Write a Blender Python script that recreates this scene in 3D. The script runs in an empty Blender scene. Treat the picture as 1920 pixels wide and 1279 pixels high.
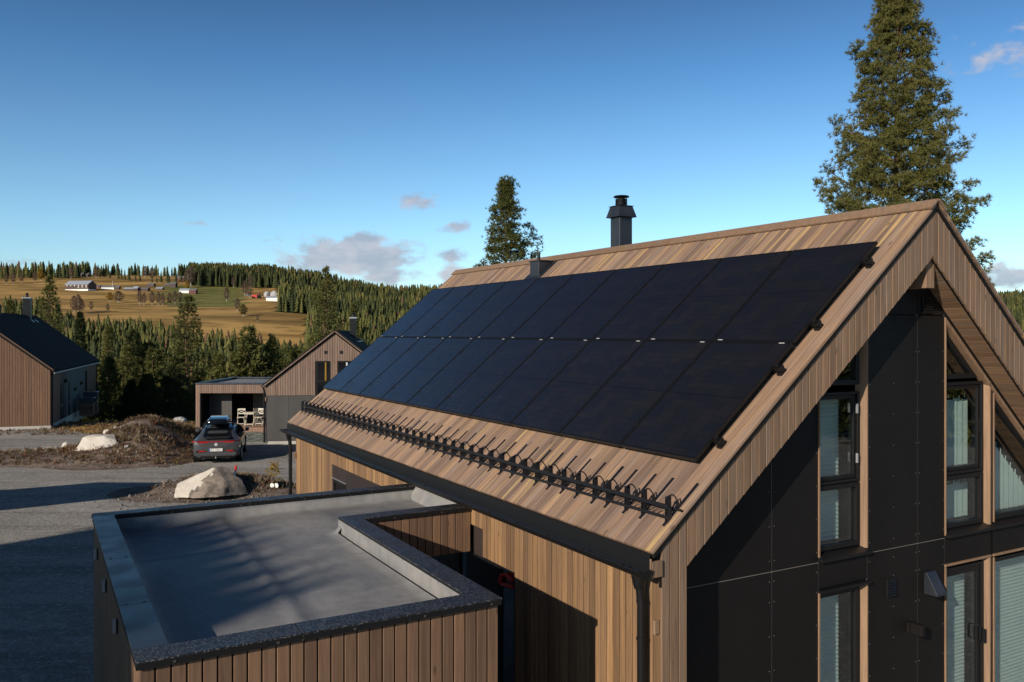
import bpy, bmesh, math, random
import numpy as np
from mathutils import Matrix, Vector, Quaternion

random.seed(7)
rng = np.random.default_rng(7)
S = bpy.context.scene
COL = S.collection
R = math.radians

# ------------------------------------------------------------------ camera, sky, sun, exposure
CAM_H = 5.4
F = 1577.0                       # focal length in pixels of the 1920 px wide photograph
HOR = 623.0                      # its horizon row
cam = bpy.data.cameras.new('camera')
cam.sensor_width = 36.0
cam.lens = F / 1920 * 36
cam.shift_y = -(639.5 - HOR) / 1920
cam.clip_start = 0.1
cam.clip_end = 12000
cam_o = bpy.data.objects.new('camera', cam)
COL.objects.link(cam_o)
cam_o.location = (0, 0, CAM_H)
cam_o.rotation_euler = (R(90), 0, 0)
S.camera = cam_o

SUN_DIR = Vector((0.539, 0.760, -0.364)).normalized()      # the way the light travels
SUN_EL = math.asin(-SUN_DIR.z)
SUN_AZ = math.atan2(-SUN_DIR.x, -SUN_DIR.y)
sun = bpy.data.lights.new('sun', 'SUN')
sun.energy = 5.0
sun.angle = R(0.55)
sun.color = (1.0, 0.885, 0.755)
sun_o = bpy.data.objects.new('sun', sun)
COL.objects.link(sun_o)
sun_o.rotation_euler = SUN_DIR.to_track_quat('-Z', 'Y').to_euler()

SKY_STRENGTH = 0.10
S.view_settings.view_transform = 'Standard'
S.view_settings.look = 'None'
S.view_settings.gamma = 1.0
S.view_settings.use_curve_mapping = False
S.view_settings.exposure = 0.0
S.cycles.max_bounces = 8
S.cycles.transparent_max_bounces = 12
S.cycles.use_denoising = True


def nd(nt, typ, ins=None, **props):
    n = nt.nodes.new('ShaderNode' + typ)
    for k, v in props.items():
        setattr(n, k, v)
    for k, v in (ins or {}).items():
        s = n.inputs[k]
        if isinstance(v, bpy.types.NodeSocket):
            nt.links.new(v, s)
        else:
            s.default_value = v
    return n


def mth(nt, op, a, b=0.0, c=None, clamp=False):
    ins = {0: a, 1: b}
    if c is not None:
        ins[2] = c
    return nd(nt, 'Math', ins, operation=op, use_clamp=clamp).outputs[0]


def vmul(nt, v, k):
    return nd(nt, 'VectorMath', {0: v, 1: k}, operation='MULTIPLY').outputs[0]


def mixc(nt, fac, a, b, blend='MIX'):
    return nd(nt, 'Mix', {0: fac, 6: a, 7: b}, data_type='RGBA', blend_type=blend).outputs[2]


def smooth(nt, v, lo, hi, a=0.0, b=1.0):
    return nd(nt, 'MapRange', {0: v, 1: lo, 2: hi, 3: a, 4: b}, interpolation_type='SMOOTHSTEP').outputs[0]


def noise(nt, vec, scale=1.0, detail=4.0, rough=0.55, dist=0.0):
    return nd(nt, 'TexNoise', {'Vector': vec, 'Scale': scale, 'Detail': detail, 'Roughness': rough, 'Distortion': dist}).outputs[0]


def rgb(r, g, b):
    return (r, g, b, 1.0)


def make_world():
    w = bpy.data.worlds.new('World')
    S.world = w
    w.use_nodes = True
    nt = w.node_tree
    bg = nt.nodes['Background']
    sky = nd(nt, 'TexSky', sky_type='NISHITA')
    sky.sun_disc = False
    sky.sun_elevation = SUN_EL
    sky.sun_rotation = SUN_AZ
    sky.altitude = 500
    sky.air_density = 1.0
    sky.dust_density = 0.3
    sky.ozone_density = 2.0
    # clouds live in directions: azimuth from the way the house looks, and elevation
    d = nd(nt, 'TexCoord').outputs['Generated']
    sp = nd(nt, 'SeparateXYZ', {0: d})
    az = mth(nt, 'ARCTAN2', sp.outputs[0], sp.outputs[1])
    el = mth(nt, 'ARCSINE', sp.outputs[2])
    # clear cold autumn air: azure towards the horizon, deep blue overhead, seen through a polariser
    rp = nd(nt, 'ValToRGB', {0: mth(nt, 'MULTIPLY', el, 2 / math.pi)})
    cr = rp.color_ramp
    for pos, c in ((0.0, (1.34, 1.55, 1.78)), (0.075, (0.96, 1.50, 1.76)), (0.19, (0.27, 0.90, 1.34)), (0.30, (0.10, 0.36, 0.64)), (0.50, (0.05, 0.17, 0.33)), (1.0, (0.035, 0.12, 0.23))):
        e = cr.elements[0] if pos == 0.0 else (cr.elements[-1] if pos == 1.0 else cr.elements.new(pos))
        e.color = (c[0] / 2, c[1] / 2, c[2] / 2, 1)
    col = mixc(nt, 1.0, sky.outputs[0], rp.outputs[0], 'MULTIPLY')
    cg = nd(nt, 'VectorMath', {0: d, 1: tuple(-SUN_DIR)}, operation='DOT_PRODUCT').outputs['Value']
    pol = mth(nt, 'ADD', mth(nt, 'MULTIPLY', mth(nt, 'MULTIPLY', cg, cg), 0.15), 1.93)
    col = nd(nt, 'VectorMath', {0: col, 3: pol}, operation='SCALE').outputs[0]
    col = nd(nt, 'HueSaturation', {'Hue': 0.5, 'Saturation': 0.90, 'Value': 0.90, 'Fac': 1.0, 'Color': col}).outputs[0]
    uv = nd(nt, 'CombineXYZ', {0: az, 1: el, 2: 0.0}).outputs[0]
    n1 = noise(nt, vmul(nt, uv, (16, 30, 1)), 1.0, 7, 0.6, 0.4)
    n2 = noise(nt, vmul(nt, uv, (60, 95, 1)), 1.0, 5, 0.6)
    nn = mth(nt, 'ADD', mth(nt, 'MULTIPLY', n1, 0.72), mth(nt, 'MULTIPLY', n2, 0.28))
    total = None
    # (azimuth, elevation, half width, half height, density)
    for a, e, rw, rh, k in ((-0.187, 0.088, 0.072, 0.022, 1.35), (-0.176, 0.104, 0.032, 0.014, 1.2), (-0.145, 0.068, 0.050, 0.012, 0.9),
                            (-0.110, 0.154, 0.036, 0.015, 0.80), (-0.066, 0.124, 0.024, 0.011, 0.74), (-0.072, 0.066, 0.016, 0.016, 1.1),
                            (-0.070, 0.092, 0.026, 0.012, 0.72), (-0.36, 0.120, 0.022, 0.006, 0.68), (-0.325, 0.066, 0.035, 0.010, 0.95),
                            (0.575, 0.282, 0.13, 0.030, 0.62), (0.535, 0.060, 0.05, 0.016, 0.8), (0.09, 0.17, 0.02, 0.006, 0.35),
                            (-0.53, 0.072, 0.06, 0.006, 0.5), (-1.1, 0.09, 0.12, 0.02, 0.9), (1.2, 0.10, 0.16, 0.03, 0.9),
                            (2.4, 0.12, 0.2, 0.03, 0.8), (-2.2, 0.14, 0.2, 0.03, 0.7)):
        x = mth(nt, 'DIVIDE', mth(nt, 'SUBTRACT', az, a), rw)
        y = mth(nt, 'DIVIDE', mth(nt, 'SUBTRACT', el, e), rh)
        r2 = mth(nt, 'ADD', mth(nt, 'MULTIPLY', x, x), mth(nt, 'MULTIPLY', y, y))
        g = mth(nt, 'MULTIPLY', mth(nt, 'POWER', 2.718, mth(nt, 'MULTIPLY', r2, -0.75)), k)
        total = g if total is None else mth(nt, 'MAXIMUM', total, g)
    m = mth(nt, 'ADD', total, mth(nt, 'MULTIPLY', mth(nt, 'SUBTRACT', nn, 0.5), 2.2))
    dens = smooth(nt, m, 0.42, 0.86)
    shade = smooth(nt, noise(nt, vmul(nt, uv, (22, 50, 1)), 1.0, 4), 0.35, 0.65)
    ccol = mixc(nt, shade, rgb(3.7, 4.2, 5.2), rgb(5.6, 5.5, 6.1))
    col = mixc(nt, mth(nt, 'MULTIPLY', dens, 0.86), col, ccol)
    nt.links.new(col, bg.inputs[0])
    bg.inputs[1].default_value = SKY_STRENGTH


make_world()

# ------------------------------------------------------------------ materials


def new_mat(name, col=None, rough=0.6, metal=0.0, spec=None):
    m = bpy.data.materials.new(name)
    m.use_nodes = True
    b = m.node_tree.nodes['Principled BSDF']
    if col is not None:
        b.inputs['Base Color'].default_value = rgb(*col)
    b.inputs['Roughness'].default_value = rough
    b.inputs['Metallic'].default_value = metal
    if spec is not None:
        b.inputs['Specular IOR Level'].default_value = spec
    return m, m.node_tree, b


def bump(nt, b, h, strength, dist):
    n = nd(nt, 'Bump', {'Height': h, 'Strength': strength, 'Distance': dist})
    nt.links.new(n.outputs[0], b.inputs['Normal'])


def wood(name, c0, c1, c2, streak=None, streak_at=(0.58, 0.72), grey=None, rough=0.62):
    """boards whose grain runs along local Z; every board differs"""
    m, nt, b = new_mat(name, rough=rough, spec=0.3)
    oi = nd(nt, 'ObjectInfo').outputs['Random']
    wn = nd(nt, 'TexWhiteNoise', {'W': mth(nt, 'MULTIPLY', oi, 913.7)}, noise_dimensions='1D')
    off = nd(nt, 'VectorMath', {0: wn.outputs['Color'], 1: (31, 57, 83)}, operation='MULTIPLY').outputs[0]
    v = nd(nt, 'VectorMath', {0: nd(nt, 'TexCoord').outputs['Object'], 1: off}, operation='ADD').outputs[0]
    g1 = noise(nt, vmul(nt, v, (30, 30, 1.1)), 1.0, 5, 0.6, 0.8)
    g2 = noise(nt, vmul(nt, v, (170, 170, 5)), 1.0, 3, 0.6)
    g3 = noise(nt, vmul(nt, v, (9, 9, 0.8)), 1.0, 3, 0.5)
    base = mixc(nt, smooth(nt, oi, 0.0, 1.0), rgb(*c0), rgb(*c2))
    base = mixc(nt, smooth(nt, wn.outputs['Value'], 0.2, 0.9, 0.0, 0.75), base, rgb(*c1))
    if grey:
        base = mixc(nt, smooth(nt, g3, 0.45, 0.7, 0.0, 0.65), base, rgb(*grey))
    if streak:
        base = mixc(nt, smooth(nt, noise(nt, vmul(nt, v, (14, 14, 0.35)), 1.0, 3, 0.5, 0.3), *streak_at, 0.0, 0.8), base, rgb(*streak))
    tone = mth(nt, 'ADD', mth(nt, 'MULTIPLY', g1, 0.75), mth(nt, 'MULTIPLY', g2, 0.4))
    base = mixc(nt, 1.0, base, nd(nt, 'CombineColor', {0: (t := smooth(nt, tone, 0.25, 0.9, 0.62, 1.32)), 1: t, 2: t}).outputs[0], 'MULTIPLY')
    vo = nd(nt, 'TexVoronoi', {'Vector': vmul(nt, v, (8, 8, 3.2)), 'Scale': 1.0})
    kn = mth(nt, 'MULTIPLY', smooth(nt, vo.outputs['Distance'], 0.05, 0.17, 1.0, 0.0),
             mth(nt, 'GREATER_THAN', nd(nt, 'SeparateColor', {0: vo.outputs['Color']}).outputs[0], 0.6))
    base = mixc(nt, mth(nt, 'MULTIPLY', kn, 0.65), base, rgb(c0[0] * 0.4, c0[1] * 0.36, c0[2] * 0.34))
    nt.links.new(base, b.inputs['Base Color'])
    bump(nt, b, tone, 0.25, 0.003)
    return m


M = {}
M['wall_wood'] = wood('stained wall wood', (0.150, 0.090, 0.050), (0.235, 0.142, 0.078), (0.36, 0.212, 0.100), streak=(0.36, 0.215, 0.095), streak_at=(0.6, 0.75))
M['gable_wood'] = wood('stained gable wood', (0.19, 0.120, 0.074), (0.225, 0.147, 0.095), (0.26, 0.165, 0.10), grey=(0.20, 0.155, 0.12), streak=(0.29, 0.18, 0.09), streak_at=(0.62, 0.8))
M['roof_wood'] = wood('weathered roof wood', (0.170, 0.115, 0.086), (0.25, 0.165, 0.115), (0.355, 0.225, 0.140), streak=(0.50, 0.335, 0.145), streak_at=(0.56, 0.70), grey=(0.27, 0.205, 0.17))
M['annex_wood'] = wood('dark stained annex wood', (0.125, 0.074, 0.047), (0.165, 0.098, 0.060), (0.21, 0.124, 0.072), streak=(0.235, 0.14, 0.07), streak_at=(0.62, 0.8))
M['soffit_wood'] = wood('brown soffit wood', (0.16, 0.095, 0.055), (0.20, 0.125, 0.075), (0.245, 0.15, 0.085), grey=(0.18, 0.14, 0.11))
M['jamb_wood'] = wood('pale jamb wood', (0.23, 0.145, 0.092), (0.26, 0.165, 0.10), (0.29, 0.182, 0.11))
M['far_wood'] = wood('greyed far wall wood', (0.165, 0.108, 0.080), (0.20, 0.134, 0.10), (0.235, 0.155, 0.11), grey=(0.22, 0.165, 0.13))
M['red_wood'] = wood('red brown wall wood', (0.125, 0.070, 0.042), (0.155, 0.087, 0.052), (0.18, 0.10, 0.058))
M['deck_wood'] = wood('deck wood', (0.22, 0.14, 0.10), (0.27, 0.17, 0.12), (0.30, 0.19, 0.13))


def speckled(name, col, rough, amt, scale, dotcol, thr=0.25, spec=0.5):
    m, nt, b = new_mat(name, rough=rough, spec=spec)
    v = nd(nt, 'TexCoord').outputs['Object']
    n1 = noise(nt, vmul(nt, v, (3, 3, 3)), 1.0, 5)
    vo = nd(nt, 'TexVoronoi', {'Vector': v, 'Scale': scale})
    sel = mth(nt, 'GREATER_THAN', nd(nt, 'SeparateColor', {0: vo.outputs['Color']}).outputs[0], 0.3)
    dot = mth(nt, 'MULTIPLY', smooth(nt, vo.outputs['Distance'], thr * 0.6, thr * 1.4, 1.0, 0.0), sel)
    base = mixc(nt, smooth(nt, n1, 0.35, 0.65), rgb(col[0] * 0.8, col[1] * 0.8, col[2] * 0.8), rgb(col[0] * 1.25, col[1] * 1.25, col[2] * 1.25))
    base = mixc(nt, mth(nt, 'MULTIPLY', dot, amt), base, rgb(*dotcol))
    nt.links.new(base, b.inputs['Base Color'])
    nt.links.new(smooth(nt, n1, 0.3, 0.7, rough * 0.85, rough * 1.2), b.inputs['Roughness'])
    bump(nt, b, dot, 0.3, 0.001)
    return m


M['coping_metal'] = speckled('black coping metal with droplets', (0.017, 0.018, 0.022), 0.44, 0.50, 66, (0.27, 0.27, 0.28), 0.36, 0.32)
M['coping_plain'] = speckled('smooth dark coping metal', (0.022, 0.025, 0.031), 0.38, 0.04, 70, (0.2, 0.2, 0.2))
M['black_metal'] = new_mat('black painted metal', (0.009, 0.009, 0.0095), 0.42, spec=0.32)[0]
M['matt_black'] = new_mat('matt black', (0.008, 0.008, 0.008), 0.8, spec=0.2)[0]
M['guard_metal'] = new_mat('black powder coat', (0.010, 0.011, 0.014), 0.42)[0]
M['grey_metal'] = new_mat('galvanised metal', (0.45, 0.46, 0.47), 0.4, 0.6)[0]
M['screw'] = new_mat('screw heads', (0.10, 0.10, 0.10), 0.35, 0.5)[0]
M['white'] = new_mat('white paint', (0.75, 0.74, 0.70), 0.5)[0]
M['sticker'] = new_mat('white sticker', (0.48, 0.48, 0.47), 0.5)[0]


def panel_mat(name, col, rough=0.42, spec=0.35):
    m, nt, b = new_mat(name, rough=rough, spec=spec)
    v = nd(nt, 'TexCoord').outputs['Object']
    oi = nd(nt, 'ObjectInfo').outputs['Random']
    n1 = noise(nt, vmul(nt, v, (1.2, 1.2, 0.5)), 1.0, 5)
    k = mth(nt, 'ADD', smooth(nt, n1, 0.3, 0.7, 0.86, 1.12), mth(nt, 'MULTIPLY', oi, 0.12))
    base = mixc(nt, 1.0, rgb(*col), nd(nt, 'CombineColor', {0: k, 1: k, 2: k}).outputs[0], 'MULTIPLY')
    nt.links.new(base, b.inputs['Base Color'])
    nt.links.new(smooth(nt, noise(nt, vmul(nt, v, (6, 6, 6)), 1.0, 5), 0.3, 0.7, rough * 0.9, rough * 1.15), b.inputs['Roughness'])
    return m


M['fibre_black'] = panel_mat('black fibre cement', (0.0098, 0.0088, 0.0085), 0.5, 0.2)
M['fibre_grey'] = panel_mat('dark grey fibre cement', (0.060, 0.057, 0.053), 0.6, 0.3)
M['fibre_brown'] = panel_mat('dark brown fibre cement', (0.035, 0.026, 0.024), 0.5, 0.3)
M['fibre_green'] = panel_mat('grey green panel', (0.055, 0.075, 0.078), 0.55, 0.3)
M['dark_roof'] = panel_mat('dark felt roof', (0.024, 0.0232, 0.0235), 0.85, 0.06)
M['joint'] = new_mat('pale panel joint', (0.21, 0.175, 0.15), 0.6)[0]
M['dark_room'] = new_mat('dim interior', (0.035, 0.033, 0.03), 0.9)[0]
M['concrete'] = panel_mat('pale concrete', (0.40, 0.385, 0.35), 0.85, 0.2)


def membrane():
    m, nt, b = new_mat('grey roof membrane', rough=0.62, spec=0.35)
    v = nd(nt, 'TexCoord').outputs['Object']
    n1 = noise(nt, vmul(nt, v, (0.9, 0.5, 1)), 1.0, 6, 0.6, 0.5)
    n2 = noise(nt, vmul(nt, v, (9, 7, 5)), 1.0, 5)
    n3 = noise(nt, vmul(nt, v, (0.55, 2.2, 1)), 1.0, 4, 0.5, 0.8)
    base = mixc(nt, smooth(nt, n1, 0.3, 0.7), rgb(0.165, 0.168, 0.172), rgb(0.30, 0.292, 0.276))
    base = mixc(nt, smooth(nt, n3, 0.5, 0.75, 0.0, 0.55), base, rgb(0.34, 0.325, 0.30))
    base = mixc(nt, smooth(nt, n2, 0.35, 0.75, 0.0, 0.35), base, rgb(0.12, 0.125, 0.135))
    vo = nd(nt, 'TexVoronoi', {'Vector': vmul(nt, v, (1.1, 0.9, 1)), 'Scale': 1.0})
    base = mixc(nt, mth(nt, 'MULTIPLY', smooth(nt, vo.outputs['Distance'], 0.03, 0.07, 0.6, 0.0),
                        mth(nt, 'GREATER_THAN', nd(nt, 'SeparateColor', {0: vo.outputs['Color']}).outputs[1], 0.75)), base, rgb(0.22, 0.12, 0.07))
    nt.links.new(base, b.inputs['Base Color'])
    nt.links.new(smooth(nt, n1, 0.3, 0.7, 0.5, 0.7), b.inputs['Roughness'])
    bump(nt, b, mth(nt, 'ADD', n2, mth(nt, 'MULTIPLY', n1, 3.0)), 0.35, 0.01)
    return m


M['membrane'] = membrane()


def cells():
    m, nt, b = new_mat('solar cells under glass', rough=0.2, spec=0.8)
    a = nd(nt, 'Attribute', attribute_name='shade').outputs['Fac']
    oi = nd(nt, 'ObjectInfo').outputs['Random']
    base = mixc(nt, a, rgb(0.0085, 0.0092, 0.0108), rgb(0.0135, 0.0118, 0.0105))
    base = mixc(nt, mth(nt, 'MULTIPLY', oi, 0.4), base, rgb(0.008, 0.008, 0.012))
    v = nd(nt, 'TexCoord').outputs['Object']
    n = noise(nt, vmul(nt, v, (2, 2, 2)), 1.0, 5)
    nt.links.new(smooth(nt, n, 0.3, 0.7, 0.20, 0.30), b.inputs['Roughness'])
    nt.links.new(base, b.inputs['Base Color'])
    return m


M['cells'] = cells()
M['backsheet'] = new_mat('black backsheet', (0.004, 0.004, 0.006), 0.2, spec=0.34)[0]


def glass(name, tint=(0.88, 0.94, 0.925), rough=0.01, ior=1.5):
    m = bpy.data.materials.new(name)
    m.use_nodes = True
    nt = m.node_tree
    nt.nodes.remove(nt.nodes['Principled BSDF'])
    out = nt.nodes['Material Output']
    bf = nd(nt, 'NewGeometry').outputs['Backfacing']
    fr = nd(nt, 'Fresnel', {'IOR': mth(nt, 'ADD', ior, mth(nt, 'MULTIPLY', bf, 1.0 / ior - ior))}).outputs[0]
    fac = mth(nt, 'MULTIPLY', fr, 1.7, clamp=True)
    t = nd(nt, 'BsdfTransparent', {'Color': rgb(*tint)})
    g = nd(nt, 'BsdfGlossy', {'Color': rgb(0.95, 0.97, 1.0), 'Roughness': rough})
    mx = nd(nt, 'MixShader', {0: fac, 1: t.outputs[0], 2: g.outputs[0]})
    nt.links.new(mx.outputs[0], out.inputs[0])
    return m


M['glass'] = glass('tinted window glass')
M['car_glass'] = new_mat('dark car glass', (0.006, 0.007, 0.009), 0.04)[0]
M['blind'] = new_mat('pale pleated blind', (0.60, 0.64, 0.62), 0.8)[0]
M['curtain_or_reflection'] = new_mat('pale vertical blind', (0.58, 0.63, 0.60), 0.8)[0]
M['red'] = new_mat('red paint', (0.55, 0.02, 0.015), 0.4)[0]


def stone(name, c0, c1, c2, sc=1.0):
    m, nt, b = new_mat(name, rough=0.85, spec=0.2)
    v = nd(nt, 'TexCoord').outputs['Object']
    n1 = noise(nt, v, 1.6 * sc, 6, 0.65, 0.6)
    n2 = noise(nt, v, 7 * sc, 6, 0.7)
    n3 = noise(nt, v, 30 * sc, 4, 0.6)
    base = mixc(nt, smooth(nt, n1, 0.42, 0.58), rgb(*c0), rgb(*c1))
    base = mixc(nt, smooth(nt, n2, 0.56, 0.68, 0.0, 0.75), base, rgb(*c2))
    base = mixc(nt, smooth(nt, n3, 0.5, 0.8, 0.0, 0.35), base, rgb(c0[0] * 0.4, c0[1] * 0.4, c0[2] * 0.4))
    nt.links.new(base, b.inputs['Base Color'])
    bump(nt, b, mth(nt, 'ADD', n2, mth(nt, 'MULTIPLY', n3, 0.4)), 0.9, 0.05)
    return m


M['boulder'] = stone('pale boulder', (0.55, 0.50, 0.43), (0.60, 0.56, 0.50), (0.40, 0.30, 0.22), 0.8)
M['boulder_dirty'] = stone('dirty boulder', (0.56, 0.50, 0.43), (0.24, 0.21, 0.185), (0.10, 0.09, 0.08), 1.5)
M['pebble'] = stone('mixed stone', (0.30, 0.30, 0.31), (0.45, 0.44, 0.42), (0.20, 0.19, 0.18), 3)
M['boulder_front'] = stone('dirt streaked boulder face', (0.30, 0.25, 0.205), (0.15, 0.13, 0.112), (0.065, 0.06, 0.054), 1.7)
M['slate'] = stone('green grey slate', (0.17, 0.19, 0.175), (0.22, 0.24, 0.215), (0.30, 0.31, 0.28), 2)


def gravel_mat():
    m, nt, b = new_mat('grey gravel', rough=0.95, spec=0.15)
    v = nd(nt, 'TexCoord').outputs['Object']
    n1 = noise(nt, vmul(nt, v, (0.22, 0.45, 1)), 1.0, 6, 0.65, 0.8)
    n2 = noise(nt, v, 7, 6, 0.75)
    n3 = noise(nt, v, 26, 4, 0.75)
    n5 = noise(nt, vmul(nt, v, (0.06, 1.5, 1)), 1.0, 4, 0.55, 0.4)
    n4 = noise(nt, vmul(nt, v, (0.5, 1.5, 1)), 1.0, 6, 0.65, 0.5)
    base = mixc(nt, smooth(nt, n1, 0.32, 0.68), rgb(0.28, 0.262, 0.235), rgb(0.42, 0.392, 0.352))
    base = mixc(nt, smooth(nt, n4, 0.48, 0.66, 0.0, 0.5), base, rgb(0.19, 0.177, 0.16))
    base = mixc(nt, smooth(nt, n5, 0.5, 0.68, 0.0, 0.55), base, rgb(0.17, 0.16, 0.145))
    base = mixc(nt, smooth(nt, n2, 0.52, 0.62, 0.0, 0.75), base, rgb(0.55, 0.52, 0.47))
    base = mixc(nt, smooth(nt, n3, 0.50, 0.62, 0.0, 0.75), base, rgb(0.095, 0.088, 0.08))
    nt.links.new(base, b.inputs['Base Color'])
    bump(nt, b, mth(nt, 'ADD', n2, mth(nt, 'MULTIPLY', n3, 0.8)), 0.8, 0.04)
    return m


M['gravel'] = gravel_mat()


def ground_mat():
    m, nt, b = new_mat('moor ground', rough=0.95, spec=0.1)
    v = nd(nt, 'TexCoord').outputs['Object']
    a = nd(nt, 'Attribute', attribute_name='zone').outputs['Color']
    sp = nd(nt, 'SeparateColor', {0: a})
    nz = noise(nt, v, 0.5, 5, 0.6)
    jit = mth(nt, 'MULTIPLY', mth(nt, 'SUBTRACT', nz, 0.5), 0.9)
    f1 = noise(nt, vmul(nt, v, (0.010, 0.028, 0.02)), 1.0, 7, 0.62, 0.8)
    f2 = noise(nt, vmul(nt, v, (0.05, 0.10, 0.1)), 1.0, 5, 0.6)
    f3 = noise(nt, v, 2.3, 5, 0.7)
    field = mixc(nt, smooth(nt, f1, 0.36, 0.62), rgb(0.165, 0.104, 0.034), rgb(0.46, 0.285, 0.098))
    field = mixc(nt, smooth(nt, f2, 0.52, 0.72, 0.0, 0.7), field, rgb(0.14, 0.108, 0.036))
    green = mixc(nt, smooth(nt, f2, 0.35, 0.65), rgb(0.11, 0.125, 0.034), rgb(0.21, 0.185, 0.06))
    wood_fl = mixc(nt, smooth(nt, f2, 0.35, 0.65), rgb(0.028, 0.030, 0.014), rgb(0.060, 0.050, 0.022))
    earth = mixc(nt, smooth(nt, f3, 0.3, 0.7), rgb(0.085, 0.064, 0.050), rgb(0.26, 0.205, 0.165))
    earth = mixc(nt, smooth(nt, noise(nt, v, 7.0, 4, 0.6), 0.5, 0.7, 0.0, 0.6), earth, rgb(0.12, 0.055, 0.025))
    base = mixc(nt, smooth(nt, mth(nt, 'ADD', sp.outputs[0], jit), 0.4, 0.6), wood_fl, field)
    base = mixc(nt, smooth(nt, mth(nt, 'ADD', sp.outputs[1], jit), 0.4, 0.6), base, green)
    base = mixc(nt, smooth(nt, mth(nt, 'ADD', sp.outputs[2], jit), 0.4, 0.6), base, earth)
    nt.links.new(base, b.inputs['Base Color'])
    bump(nt, b, mth(nt, 'ADD', f3, noise(nt, v, 14, 4, 0.7)), 0.7, 0.06)
    return m


M['ground'] = ground_mat()


def leaf_mat(name, c0, c1, attr=False, trans=0.25):
    m, nt, b = new_mat(name, rough=0.75, spec=0.15)
    if attr:
        k = nd(nt, 'Attribute', attribute_name='tone').outputs['Fac']
    else:
        k = nd(nt, 'ObjectInfo').outputs['Random']
    v = nd(nt, 'TexCoord').outputs['Object']
    n = noise(nt, v, 1.1, 3, 0.6)
    f = mth(nt, 'ADD', mth(nt, 'MULTIPLY', k, 0.6), smooth(nt, n, 0.3, 0.7, 0.0, 0.4))
    base = mixc(nt, f, rgb(*c0), rgb(*c1))
    nt.links.new(base, b.inputs['Base Color'])
    out = nt.nodes['Material Output']
    tr = nd(nt, 'BsdfTranslucent', {'Color': base})
    mx = nd(nt, 'MixShader', {0: trans, 1: b.outputs[0], 2: tr.outputs[0]})
    nt.links.new(mx.outputs[0], out.inputs[0])
    return m


M['needles'] = leaf_mat('pine needles', (0.088, 0.100, 0.030), (0.180, 0.165, 0.048))
M['needles_dark'] = leaf_mat('dark needles', (0.045, 0.056, 0.022), (0.080, 0.088, 0.030))
M['needles_far'] = leaf_mat('far conifer needles', (0.060, 0.074, 0.026), (0.200, 0.190, 0.056), attr=True)
M['needles_yellow'] = leaf_mat('yellow needles', (0.34, 0.22, 0.03), (0.42, 0.27, 0.04))
M['twigs'] = leaf_mat('bare twigs', (0.130, 0.090, 0.066), (0.175, 0.115, 0.075))
M['yellow_leaf'] = leaf_mat('autumn yellow leaves', (0.30, 0.185, 0.03), (0.40, 0.24, 0.035))
M['olive_leaf'] = leaf_mat('olive bush leaves', (0.14, 0.115, 0.035), (0.20, 0.15, 0.05))
M['dry_grass'] = leaf_mat('dry grass and heather', (0, 0, 0), (1, 1, 1), attr=True)


def recolour(m, stops):
    """swap a leaf material's two colours for a row of plant colours picked by the tone of each plant"""
    nt = m.node_tree
    rp = nd(nt, 'ValToRGB', {0: nd(nt, 'Attribute', attribute_name='tone').outputs['Fac']})
    cr = rp.color_ramp
    for i, (p, c) in enumerate(stops):
        e = cr.elements[0] if i == 0 else (cr.elements[-1] if i == len(stops) - 1 else cr.elements.new(p))
        e.color = rgb(*c)
    for n in nt.nodes:
        if n.type in ('BSDF_PRINCIPLED', 'BSDF_TRANSLUCENT'):
            nt.links.new(rp.outputs[0], n.inputs[0])


recolour(M['dry_grass'], [(0.0, (0.05, 0.034, 0.024)), (0.25, (0.13, 0.085, 0.055)), (0.42, (0.17, 0.062, 0.026)), (0.55, (0.11, 0.10, 0.035)), (0.68, (0.22, 0.155, 0.10)), (1.0, (0.42, 0.32, 0.21))])
recolour(M['needles_far'], [(0.0, (0.034, 0.046, 0.022)), (0.35, (0.078, 0.090, 0.032)), (0.7, (0.142, 0.142, 0.044)), (0.95, (0.22, 0.195, 0.06)), (0.985, (0.17, 0.105, 0.06)), (1.0, (0.20, 0.115, 0.065))])
M['bark'] = stone('pine bark', (0.16, 0.085, 0.045), (0.11, 0.075, 0.055), (0.22, 0.115, 0.05), 2)
M['birch_bark'] = stone('pale birch bark', (0.42, 0.40, 0.36), (0.36, 0.34, 0.31), (0.12, 0.11, 0.10), 2)

# ------------------------------------------------------------------ object helpers


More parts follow.
